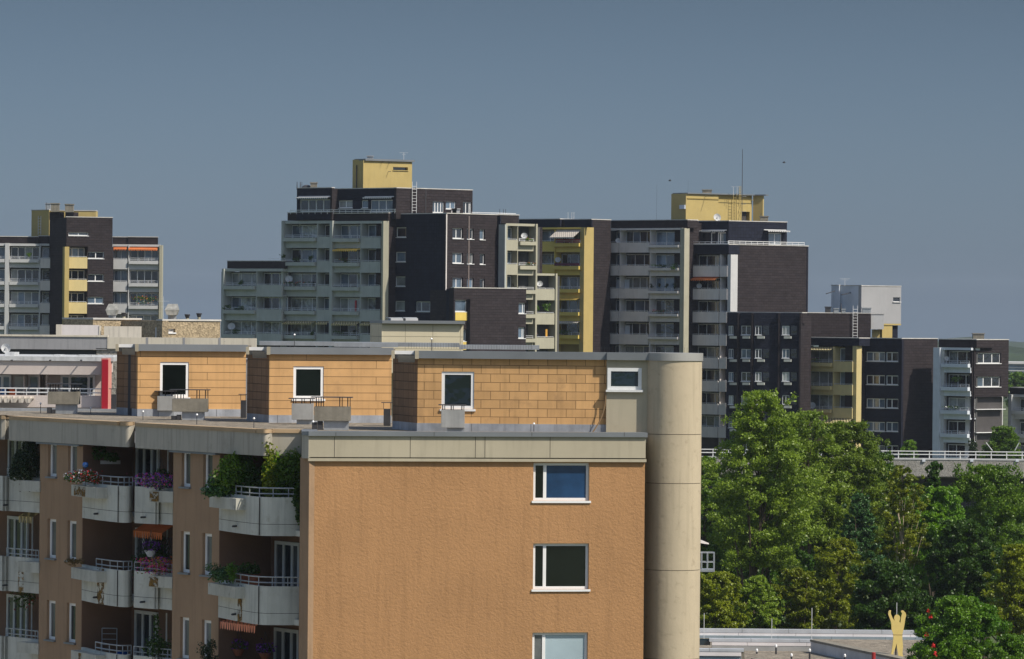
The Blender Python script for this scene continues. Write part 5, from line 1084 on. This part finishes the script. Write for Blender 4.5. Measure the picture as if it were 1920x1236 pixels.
TR = [
 ('tall light green poplar rising highest beside the stair tower', 1425, 733, 118, 292, 1060, L_light, dict(n=38000, leaf=.24, blobs=190, shape='tall', blobr=.22, airy=.4, limbs=16)),
 ('broad green tree right of the tall poplar, before the yellow balconies', 1590, 790, 98, 305, 1040, L_light, dict(n=26000, leaf=.24, blobs=110, blobr=.26, limbs=10)),
 ('medium green tree between the poplar and the broad tree', 1510, 770, 88, 302, 1010, L_light, dict(n=22000, leaf=.24, blobs=80, blobr=.28, airy=.3)),
 ('thin pale tree with bare whitish branches showing through', 1690, 872, 48, 283, 1060, L_yel, dict(n=6000, leaf=.24, blobs=60, blobr=.28, airy=.5, bm=barkP, limbs=14)),
 ('dark pointed green tree top right of the pale branched tree', 1752, 866, 32, 312, 1010, L_dark, dict(n=8000, leaf=.24, blobs=50, shape='cone', blobr=.36)),
 ('wide dark green tree in front of the parking deck at the right', 1858, 872, 105, 318, 1080, L_green, dict(n=24000, leaf=.25, blobs=110, blobr=.26)),
 ('mid green maple in front of the deck wall', 1765, 912, 70, 300, 1090, L_bright, dict(n=16000, leaf=.24, blobs=80, blobr=.28)),
 ('soft bluish green pine in the middle of the tree group', 1612, 925, 50, 287, 1090, L_pine, dict(n=15000, leaf=.2, blobs=90, shape='cone', blobr=.26, name='pine_tree', up=.1)),
 ('yellow green bushy tree below the pale branched tree', 1575, 1010, 66, 282, 1180, L_yel, dict(n=15000, leaf=.22, blobs=80, blobr=.27, name='broadleaf_tree')),
 ('very dark green maple above the flat roof and left of the figure', 1660, 1052, 80, 274, 1200, L_dark, dict(n=20000, leaf=.25, blobs=90, blobr=.28)),
 ('large dark green maple with glinting leaves at the right', 1808, 975, 92, 281, 1180, L_dark, dict(n=26000, leaf=.25, blobs=110, blobr=.26)),
 ('yellowing tree at the right edge of the picture', 1904, 1020, 62, 270, 1200, L_yel, dict(n=16000, leaf=.22, blobs=80, blobr=.27, airy=.3)),
 ('yellow green thicket tree right of the stair tower foot', 1345, 1072, 52, 274, 1190, L_yel, dict(n=14000, leaf=.21, blobs=70, blobr=.28)),
 ('olive green low tree behind the flat roof edge', 1420, 1080, 48, 276, 1190, L_light, dict(n=13000, leaf=.21, blobs=70, blobr=.28)),
 ('golden green low tree between olive tree and yellow bush', 1497, 1064, 48, 278, 1190, L_yel, dict(n=14000, leaf=.21, blobs=70, blobr=.28)),
 ('dark tree filling the gap behind the golden green tree', 1480, 985, 60, 297, 1190, L_dark, dict(n=16000, leaf=.25, blobs=70, blobr=.3)),
 ('dark green tree half hidden by the stair tower', 1322, 856, 58, 306, 1100, L_green, dict(n=14000, leaf=.24, blobs=70, blobr=.3)),
 ('bright green rowan with red berries nearest the yellow figure', 1800, 1118, 92, 226, 1300, L_bright, dict(n=24000, leaf=.2, blobs=110, blobr=.25, name='rowan_tree')),
 ('bright green bush at the bottom right corner', 1900, 1190, 55, 222, 1300, L_bright, dict(n=14000, leaf=.2, blobs=60, blobr=.3)),
 ('dark background tree behind the medium green tree', 1545, 880, 90, 335, 1150, L_dark, dict(n=16000, leaf=.3, blobs=80, blobr=.3)),
 ('dark background tree behind the poplar', 1390, 900, 100, 330, 1150, L_dark, dict(n=16000, leaf=.3, blobs=80, blobr=.3)),
 ('dark background tree behind the dark pointed tree', 1720, 935, 90, 332, 1150, L_green, dict(n=16000, leaf=.3, blobs=80, blobr=.3)),
 ('dark background tree behind the large right maple', 1880, 960, 90, 330, 1150, L_dark, dict(n=16000, leaf=.3, blobs=80, blobr=.3)),
 ('dark green tree filling the space under the pale branched tree', 1700, 905, 70, 322, 1120, L_green, dict(n=16000, leaf=.27, blobs=80, blobr=.3)),
 ('broad green tree hiding the deck wall beside the yellow fin', 1640, 842, 72, 328, 1080, L_green, dict(n=16000, leaf=.27, blobs=80, blobr=.3)),
 ('small tree standing behind the deck railing at the far right', 1884, 800, 46, 500, 880, L_green, dict(n=9000, leaf=.32, blobs=70, blobr=.3, zg=12)),
 ('little green tree before the sunlit blank brown wall', 1706, 825, 20, 505, 880, L_green, dict(n=3000, leaf=.3, blobs=30, blobr=.4, zg=12)),
 ('dark narrow conifer beside the brown fin of the right block', 1824, 824, 14, 510, 880, L_con, dict(n=3000, leaf=.28, blobs=40, shape='cone', blobr=.4, zg=12, name='conifer_tree')),
 ('distant round tree above the low wing roof at the right edge', 1912, 698, 34, 900, 760, L_green, dict(n=6000, leaf=.6, blobs=50, blobr=.35, zg=0)),
]
for i, (lb, px, yt, hw, Y, yl, m, kw) in enumerate(TR): tree(lb, px, yt, hw, Y, yl, m, seed=i + 3, **kw)
# red berries of the rowan
rw = [o for o in bpy.data.objects if o.name.startswith('rowan_tree')][0]; bb = []
for x, y in ((1742, 1145), (1745, 1157), (1737, 1190), (1750, 1210), (1754, 1228)):
    p = at(x, y, 223.6); bb.append((p.x, p.y, p.z, .1, .1, .14, 14))
for q_ in bb: leaves('berry_cluster', [q_], .12, fl_red, rw, shell=.2)

# ================================================================== far woods and hills
b = MB(); rs = random.Random(3)
def ridge(Y, y0, amp, x0=-1200, x1=3200, n=160, dep=250):
    b = MB(); pr = None
    for i in range(n + 1):
        px = x0 + (x1 - x0) * i / n; p = at(px, y0, Y); z = p.z + amp * (.5 * math.sin(i * .35) + .3 * math.sin(i * 1.13 + 1) + .5 * rs.random()); col = [(p.x, Y, -1), (p.x, Y + 25, z * .7), (p.x, Y + 60, z), (p.x, Y + dep, z + 2)]
        if pr:
            for k in range(3): b.face([pr[k], col[k], col[k + 1], pr[k + 1]])
        pr = col
    return b
wood = mat('distant_wood', (.035, .055, .03), .95, .4, .03, bump=2, bscale=.08)
o = ridge(3600, 653, 5).build('far_hills', wood); tag(o, kind='structure')
o = ridge(1700, 672, 2.2).build('far_woods', wood); tag(o, kind='structure')
G_ = thing('greenhouse', 'long white and blue glass roofed hall in the distance at the right edge', 'greenhouse', tuple(at(1920, 700, 1250).xy) + (0,))
gy = Fac(1850, 1250, 2050, 1250); b = MB(); b.pbox(gy, 1850, 679.5, 2050, 683, -20, 0); b.build('roof', concW, G_)
b = MB(); b.pbox(gy, 1850, 683, 2050, 712, -20, -1); b.build('wall', gl_b, G_)
for y in (689, 695, 701): b = MB(); b.pbox(gy, 1850, y, 2050, y + 1.5, -1, -.6); b.build('band', concW, G_)

# ================================================================== yellow cut-out figure on the hall roof
out = [(1690.5, 1236), (1684.5, 1231), (1683, 1222), (1681.5, 1212), (1680.5, 1206), (1679.3, 1213), (1675.5, 1224), (1675, 1234), (1665.5, 1234), (1665.5, 1232), (1670, 1230), (1673, 1214), (1675, 1196), (1674.5, 1188), (1671.5, 1180), (1671, 1168), (1668.5, 1160), (1665.3, 1152), (1665.8, 1146.5), (1668, 1144.2), (1670.5, 1144.6), (1670, 1150), (1673.5, 1159), (1677.5, 1164.2), (1676.3, 1159.5), (1677, 1155.5), (1679.5, 1152.8), (1684, 1152.8), (1687.3, 1155.5), (1687.6, 1160), (1686, 1166), (1688.3, 1167.6), (1689.5, 1157), (1691.5, 1149.5), (1689.2, 1147.5), (1690.3, 1144.6), (1694, 1145), (1697.5, 1148.5), (1699, 1153), (1697.3, 1160), (1696, 1170), (1694, 1180), (1691.8, 1189), (1692, 1200), (1693, 1212), (1692, 1225), (1694.5, 1236)]
Yf = 247; FGp = Fac(1660, Yf, 1710, Yf, py=1200); o3 = [FGp.uv(x, y) for x, y in out]
fg = thing('cutout_figure', 'yellow cut-out sculpture of a standing figure with both arms raised on the hall roof', 'sculpture', tuple(FGp.pt(o3[0][0], o3[0][1])))
b = MB(); n = len(o3); fr = [FGp.pt(u, z, .07) for u, z in o3]; bk_ = [FGp.pt(u, z, -.07) for u, z in o3]
b.face(fr); b.face(list(reversed(bk_)))
for i in range(n): j = (i + 1) % n; b.face([fr[i], fr[j], bk_[j], bk_[i]])
b.build('figure', mat('ochre_yellow_paint', (.74, .57, .20), .7, .06, 3), fg)
b = MB(); b.pbox(FGp, 1673.5, 1190, 1692.5, 1190.7, .07, .076); b.build('waist_joint', mat('brown_line', (.2, .1, .05), .8), fg)
b = MB(); u, z = FGp.uv(1680, 1236); b.tube(FGp.pt(u, z - 1, -.15), FGp.pt(u, z + 1.2, -.15), .04, 6); b.build('support_post', darkm, fg)

# ================================================================== lamp and work cage behind the stair tower
LM = thing('light_mast', 'white caged platform with a lamp above it, sticking out behind the stair tower', 'light mast', tuple(at(1306, 1200, 240).xy) + (GRND,))
Yl = 240; p = at(1303, 1015, Yl); b = MB(); b.tube((p.x, Yl, GRND), (p.x, Yl, p.z), .09, 8); b.build('pole', galv, LM)
b = MB(); a = at(1303, 1015, Yl); c = at(1319, 1016, Yl); b.tube(a, c, .05, 6); e = at(1329, 1020, Yl); b.hexa([(c.x - .15, Yl - .15, c.z - .06), (e.x, Yl - .1, e.z - .02), (e.x, Yl + .1, e.z - .02), (c.x - .15, Yl + .15, c.z - .06), (c.x - .15, Yl - .12, c.z + .1), (e.x, Yl - .08, e.z + .04), (e.x, Yl + .08, e.z + .04), (c.x - .15, Yl + .12, c.z + .1)]); b.build('lamp_head', concB, LM)
b = MB(); q0 = at(1300, 1072, Yl); q1 = at(1339.5, 1037, Yl); w_ = .9
for yy in (Yl, Yl + w_):
    for zz_ in (q1.z, (q0.z + q1.z) / 2): b.tube((q0.x, yy, zz_), (q1.x, yy, zz_), 0.018, 5)
    for xx in (q0.x, at(1316, 1050, Yl).x, at(1327, 1050, Yl).x, q1.x): b.tube((xx, yy, q0.z), (xx, yy, q1.z), .025, 5)
for xx in (q0.x, q1.x): b.tube((xx, Yl, q1.z), (xx, Yl + w_, q1.z), .025, 5)
b.box(q0.x, q1.x, Yl - .02, Yl + w_, q0.z, q0.z + .12); b.build('platform_cage', galv, LM)

# ================================================================== two birds, specks in the sky
for i, (x, y, lb) in enumerate(((1470, 305, 'tiny dark bird in the sky right of the tall aerial'), (1256, 339, 'tiny dark bird in the sky left of the yellow roof house'))):
    p = at(x, y, 640); t = thing('bird', lb, 'bird', p, 'birds in the sky'); b = MB(); s_ = .4
    b.lathe((0, 0, 0), [(.01, -.22), (.07, -.1), (.08, .05), (.04, .16), (.01, .24)], 8); b.v = [(p.x + v[2], p.y + v[0], p.z + v[1]) for v in b.v]; b.build('body', darkm, t)
    for sg in (-1, 1):
        b = MB(); b.face([(p.x + .1, p.y, p.z + .03), (p.x - .08, p.y, p.z + .03), (p.x - .05, p.y + sg * .3, p.z + .16), (p.x + .08, p.y + sg * .28, p.z + .17)]); b.face([(p.x - .05, p.y + sg * .3, p.z + .16), (p.x + .08, p.y + sg * .28, p.z + .17), (p.x - .06, p.y + sg * .35, p.z + .08)]); b.build('wing', darkm, t)

# ================================================================== a person on the low cream balcony of the main tower
u, zf = B3.uv(1007.5, 640); zf = zlist(B3, 1020, 563, 45.5, 3)[2] + .2; pc = B3.pt(u, zf, -.35)
PS = thing('person', 'person in dark clothes with a bald head leaning on the cream balcony railing', 'person', tuple(pc))
me = bpy.data.meshes.new('body'); jt = [((0, 0, .92), .15), ((0, 0, 1.15), .14), ((.03, -.06, 1.38), .17), ((.05, -.10, 1.5), .07), ((.1, 0, .9), .11), ((.11, .02, .48), .075), ((.11, .03, .05), .05), ((.11, -.12, .03), .04), ((-.1, 0, .9), .11), ((-.11, .02, .48), .075), ((-.11, .03, .05), .05), ((-.11, -.12, .03), .04),
     ((.22, -.08, 1.42), .07), ((.28, -.15, 1.16), .05), ((.2, -.36, 1.12), .04), ((-.17, -.08, 1.42), .07), ((-.26, -.15, 1.16), .05), ((-.18, -.36, 1.12), .04), ((.06, -.13, 1.6), .095), ((.07, -.15, 1.72), .085)]
ed = [(0, 1), (1, 2), (2, 3), (0, 4), (4, 5), (5, 6), (6, 7), (0, 8), (8, 9), (9, 10), (10, 11), (2, 12), (12, 13), (13, 14), (2, 15), (15, 16), (16, 17), (3, 18), (18, 19)]
me.from_pydata([j[0] for j in jt], ed, []); bo = bpy.data.objects.new('body', me); COL.objects.link(bo); bo.parent = PS
sk = bo.modifiers.new('skin', 'SKIN')
for i, j in enumerate(jt): me.skin_vertices[0].data[i].radius = (j[1], j[1])
me.skin_vertices[0].data[0].use_root = True
bo.modifiers.new('sub', 'SUBSURF').levels = 2; bo.modifiers['sub'].render_levels = 2; bo.modifiers['sub'].subdivision_type = 'CATMULL_CLARK'
skin_ = bpy.data.materials.new('skin_and_clothes'); skin_.use_nodes = True; t_ = skin_.node_tree; tc = t_.nodes.new('ShaderNodeTexCoord'); sx = t_.nodes.new('ShaderNodeSeparateXYZ'); t_.links.new(tc.outputs['Object'], sx.inputs[0])
gt = t_.nodes.new('ShaderNodeMath'); gt.operation = 'GREATER_THAN'; gt.inputs[1].default_value = 1.47; t_.links.new(sx.outputs[2], gt.inputs[0]); mx = t_.nodes.new('ShaderNodeMix'); mx.data_type = 'RGBA'; mx.inputs[6].default_value = (.03, .03, .05, 1); mx.inputs[7].default_value = (.55, .28, .2, 1); t_.links.new(gt.outputs[0], mx.inputs[0]); t_.links.new(mx.outputs[2], t_.nodes['Principled BSDF'].inputs['Base Color'])
me.materials.append(skin_)

# ================================================================== plants and things on the near balconies
def nplant(px, d, z, w, h, label, m, fl=None, n=900, size=.09, nf=300, name='potted_plant'):
    p = npx(px, d); o = bushy(name, label, 'plant', (p[0], p[1], z), w / 2, w / 3, h / 2, n, size, m, None, fl, nf, kids=9); return o
ztop = 24.12
bigs = [(405, .65, ztop - .1, 1.1, .7, 'spiky dark green grass spilling from the top right planter', L_pine, None), (436, .3, ztop - .1, 1.2, 1.5, 'dense green bush above the top right planter', L_green, None), (455, -.3, ztop - .4, 1.2, 2.1, 'tall leafy climber with small orange blooms on the top right balcony', L_green, fl_or), (482, -.3, ztop - .4, 1.3, 1.8, 'dark bush behind the railing of the top right balcony', L_dark, None), (503, .0, ztop - .3, .55, 2.2, 'sunlit yellow green vine climbing a stake on the top right balcony', L_yel, None), (522, -.5, ztop - .4, 1.2, 2.0, 'leafy green climber at the door of the top right balcony', L_bright, None), (548, -.7, ztop - .4, 1.2, 1.9, 'dark green climber at the right end of the top right balcony', L_green, None), (564, -.3, ztop - .75, .45, 1.3, 'hanging dark vine at the outer edge of the top right balcony', L_dark, None)]
for px, d, z, w, h, lb, m, fl in bigs: nplant(px, d, z, w, h, lb, m, fl, 1500 if 'stake' not in lb else 500, .11, 90, 'balcony_plant')
for lb, px, d, h, r in (('tall clipped cone conifer on the far left balcony', 56, -.1, 1.5, .5), ('short round conifer beside the tall cone on the far left balcony', 38, .1, .85, .42)):
    p = npx(px, d); t = thing('conifer', lb, 'conifer', (p[0], p[1], ztop), None); bl = []
    for k in range(40): f = k / 40; a = k * 2.4; q = r * (1 - f) ** .7 * .75; bl.append((p[0] + q * math.cos(a), p[1] + q * math.sin(a), ztop + h * f, .16, .16, .18, 110))
    leaves('foliage', bl, .07, L_con, t); b = MB(); b.tube((p[0], p[1], ztop - .5), (p[0], p[1], ztop + h * .7), .03, 5); b.build('trunk', bark, t)
nplant(143, .6, ztop + .0, .9, .5, 'green plant with white blooms at the left end of the top middle planter', L_dark, fl_whit, 500, .07, 150, 'flower_box'); nplant(165, .68, ztop + .0, 1.1, .5, 'red and white geraniums in the top middle planter', L_dark, [fl_red, fl_whit, fl_red], 400, .07, 420, 'flower_box')
nplant(300, .05, ztop - .02, 1.9, .5, 'purple and pink petunias in the planter right of the top middle balcony', L_dark, [fl_purp, fl_pink, fl_purp], 500, .075, 800, 'flower_box')
nplant(300, .05, ztop - H - .02, 1.9, .55, 'pink and violet flowers with orange leaves in the second storey planter', L_yel, [fl_pink, fl_purp, fl_pink, fl_or], 350, .075, 700, 'flower_box')
nplant(143, .55, ztop - H - .02, .7, .3, 'withered brown grass in the second storey planter', leafmat('leaf_withered', (.12, .08, .03), (.22, .15, .06)), None, 220, .08, 0, 'flower_box')
nplant(418, .6, ztop - H, 1.2, .7, 'green grassy plants in the second storey planter near the corner', L_pine, None, 900, .09, 0, 'flower_box'); nplant(438, .55, ztop - H, .4, .7, 'small bright conifer in the second storey planter near the corner', L_bright, None, 400, .07, 0, 'conifer')
for px, lb in ((463, 'terracotta pot with a small plant behind the second storey railing'), (478, 'second terracotta pot nearer the door behind the second storey railing')):
    p = npx(px, -.2); t = thing('flower_pot', lb, 'flower pot', (p[0], p[1], ztop - H - .2)); b = MB(); b.lathe((p[0], p[1], ztop - H - .2), [(.16, 0), (.22, .42), (.24, .46)], 14); b.build('pot', mat('terracotta', (.35, .12, .06), .9), t); leaves('foliage', [(p[0], p[1], ztop - H + .4, .22, .22, .2, 250)], .09, L_dark, t)
# climber on the trellis and hanging pot, second storey
t = thing('trellis', 'dark wooden trellis overgrown with green leaves on the second storey balcony', 'trellis', (*npx(292, -.8), 22.9 - H + 1)); Ft = Fac(0, 169, 580, 150); b = MB(); u0, u1 = nuu(274, -1.2), nuu(324, -1.2)
for i in range(14):
    uu = u0 + (u1 - u0) * i / 13
    b.tube(NL.pt(uu, 23.3 - H + .9, -1.2), NL.pt(min(uu + .9, u1 + .5), 25.2 - H, -1.2), .018, 4); b.tube(NL.pt(uu, 23.3 - H + .9, -1.17), NL.pt(max(uu - .9, u0 - .5), 25.2 - H, -1.17), .018, 4)
b.build('lattice', darkm, t); bl = []
for k in range(26): q = NL.pt(rnd(u0 - .3, u1 - .2), rnd(23.9, 25.0) - H, -1.1 + rnd(-.15, .2)); bl.append((q.x, q.y, q.z, .28, .28, .26, 60))
leaves('foliage', bl, .1, L_dark, t)
def hangpot(px, d, z, lb, fl, pm):
    p = npx(px, d); t = thing('hanging_pot', lb, 'hanging pot', (p[0], p[1], z)); b = MB(); b.lathe((p[0], p[1], z), [(.1, 0), (.2, .18), (.22, .22)], 14); b.build('pot', pm, t); b = MB()
    for a in (0, 2.1, 4.2): b.tube((p[0] + .2 * math.cos(a), p[1] + .2 * math.sin(a), z + .2), (p[0], p[1], z + .9), .008, 3)
    b.build('hanger', darkm, t); leaves('foliage', [(p[0], p[1], z + .32, .3, .3, .18, 220)], .08, L_dark, t); leaves('flower_layer', [(p[0], p[1], z + .36, .32, .32, .2, 150)], .08, fl, t, shell=.8)
hangpot(284, -.6, 24.55 - H, 'white hanging pot with purple flowers before the trellis', fl_purp, pvc); hangpot(302, -.6, 24.15, 'white hanging pot in a dark wire frame on the top storey balcony', L_dark, pvc)
hangpot(450, -.7, 24.45 - 2 * H, 'hanging pot of violet flowers under the striped awning, left of two', fl_purp, MATS['terracotta']); hangpot(500, -1.0, 24.4 - 2 * H, 'hanging pot of violet flowers in front of the door, right of two', fl_purp, MATS['terracotta'])
nplant(300, -.2, ztop - 2 * H - .1, 1.3, .9, 'dark bushy plant on the lowest middle balcony', L_dark, None, 900, .09, 0, 'balcony_plant'); nplant(296, -.3, ztop - 2 * H + .2, .3, 1.5, 'thin tall stem with few leaves on the lowest middle balcony', L_dark, None, 90, .12, 0, 'balcony_plant'); nplant(396, .55, ztop - 2 * H, .7, 1.0, 'dark upright conifers in the lowest planter near the corner', L_con, None, 700, .08, 0, 'balcony_plant')
nplant(50, -.9, 25.0 - 2 * H + .1, 1.0, 1.5, 'dark vine hanging below the second storey balcony at the far left', L_dark, fl_red, 420, .1, 20, 'balcony_plant')
# awnings, rack, solar lamp, shelf
NLo = Fac(0, 169, 580, 150)
def nawn(x0, x1, d, z1, drop, out, m):
    u0, u1 = nuu(x0, d), nuu(x1, d); b = MB(); b.face([NL.pt(u0, z1, d), NL.pt(u1, z1, d), NL.pt(u1, z1 - drop, d + out), NL.pt(u0, z1 - drop, d + out)]); n = int((u1 - u0) / .16)
    for i in range(n):
        ua, ub = u0 + (u1 - u0) * i / n, u0 + (u1 - u0) * (i + 1) / n; b.face([NL.pt(ua, z1 - drop, d + out), NL.pt(ub, z1 - drop, d + out), NL.pt(ub - .03, z1 - drop - .2, d + out), NL.pt((ua + ub) / 2, z1 - drop - .25, d + out), NL.pt(ua + .03, z1 - drop - .2, d + out)])
    b.tube(NL.pt(u0, z1 + .03, d), NL.pt(u1, z1 + .03, d), .06, 6); b.build('awning', m, NB)
nawn(276, 330, -1.2, 22.84, .28, .5, awn_o); nawn(424, 497, -.35, 22.86 - H, .10, .3, mat('red_striped_awning', (.42, .16, .10), .9, brick=dict(w=.13, h=60, g=.055, v=0, mort=2.2, off=0))); nawn(50, 76, -1.0, 22.84, .15, .3, awn_s)
p = npx(160, .62); t = thing('garden_lamp', 'blue glass ball lamp standing in the geraniums', 'lamp', (p[0], p[1], ztop)); b = MB(); b.lathe((p[0], p[1], ztop + .62), [(.02, -.1), (.09, -.05), (.11, .02), (.07, .09), (.01, .11)], 12); b.build('glass_ball', mat('blue_glass', (.02, .16, .5), .1, .1, spec=1), t, smooth=True); b = MB(); b.tube((p[0], p[1], ztop - .1), (p[0], p[1], ztop + .53), .015, 5); b.build('stake', darkm, t)
b = MB(); q0 = npx(172, -.45); q1 = npx(225, -1.35); b.band([q0, q1], 24.72, 24.84, -.14); b.build('wall_shelf', concB, NB)
p0 = npx(192, -.8); leaves_t = thing('potted_plant', 'dark drooping plant on the white wall shelf in the top middle loggia', 'plant', (p0[0], p0[1] - .2, 24.85)); leaves('foliage', [(p0[0] - .1, p0[1] - .3, 25.12, .25, .25, .26, 260), (p0[0] + .35, p0[1] - .5, 24.98, .3, .25, .16, 200)], .1, L_dark, leaves_t)
t = thing('drying_rack', 'folded metal laundry rack leaning in the lowest middle loggia', 'laundry rack', (*npx(200, -.6), 24.0 - 2 * H)); b = MB(); a = npx(194, -.7); c = npx(222, -1.1); zA_, zB__ = 23.1 - 2 * H, 24.75 - 2 * H
for q in (a, c): b.tube((*q, zA_), (*q, zB__), .02, 5)
for f in np.linspace(.1, 1, 9): z = zA_ + (zB__ - zA_) * f; b.tube((*a, z), (*c, z), .012 if f < 1 else .02, 5)
b.build('frame', galv, t)
p = npx(233, -.9); b = MB(); b.lathe((p[0], p[1], 23.1 - 2 * H), [(.16, 0), (.2, .9), (.21, .95)], 12); o = b.build('plastic_bin', mat('blue_plastic', (.02, .09, .35), .5)); tag(o, 'blue plastic bin in the lowest middle loggia', 'bin')
# ------------------------------------------------------------------ ground
b = MB(); b.box(-2500, 2500, -1500, 4000, -1, 0); o = b.build('ground', mat('ground_grass', (.07, .09, .03), .95, .4, .02)); tag(o, kind='structure')
b = MB(); b.box(-70, -12, 60, 330, 0, .004); o = b.build('bounce_paving', mat('bounce_paving_pale', (.36, .34, .30), .9, .2, .2)); tag(o, kind='structure')  # unseen pale sheet added to bounce light onto the left front
b = MB(); b.prism([(6, 225), (140, 225), (140, 440), (6, 440)], 0, GRND); o = b.build('raised_park_ground', MATS['ground_grass']); tag(o, kind='structure')
# ------------------------------------------------------------------ haze
b = MB(); b.box(-3000, 3000, -400, 4200, -2, 62); o = b.build('haze', None); tag(o, kind='stuff')
o.data.materials.clear(); hm_ = bpy.data.materials.new('haze_air'); hm_.use_nodes = True; t_ = hm_.node_tree; t_.nodes.remove(t_.nodes['Principled BSDF'])
pv = t_.nodes.new('ShaderNodeVolumePrincipled'); pv.inputs['Color'].default_value = (.80, .88, 1, 1); pv.inputs['Density'].default_value = HAZE; pv.inputs['Anisotropy'].default_value = .2
t_.links.new(pv.outputs[0], t_.nodes['Material Output'].inputs['Volume']); o.data.materials.append(hm_)

b = MB(); b.prism([(-75, 470), (112, 470), (112, 720), (-75, 720)], 0, 11.6); o = b.build('raised_terrain', MATS['ground_grass']); tag(o, kind='structure')
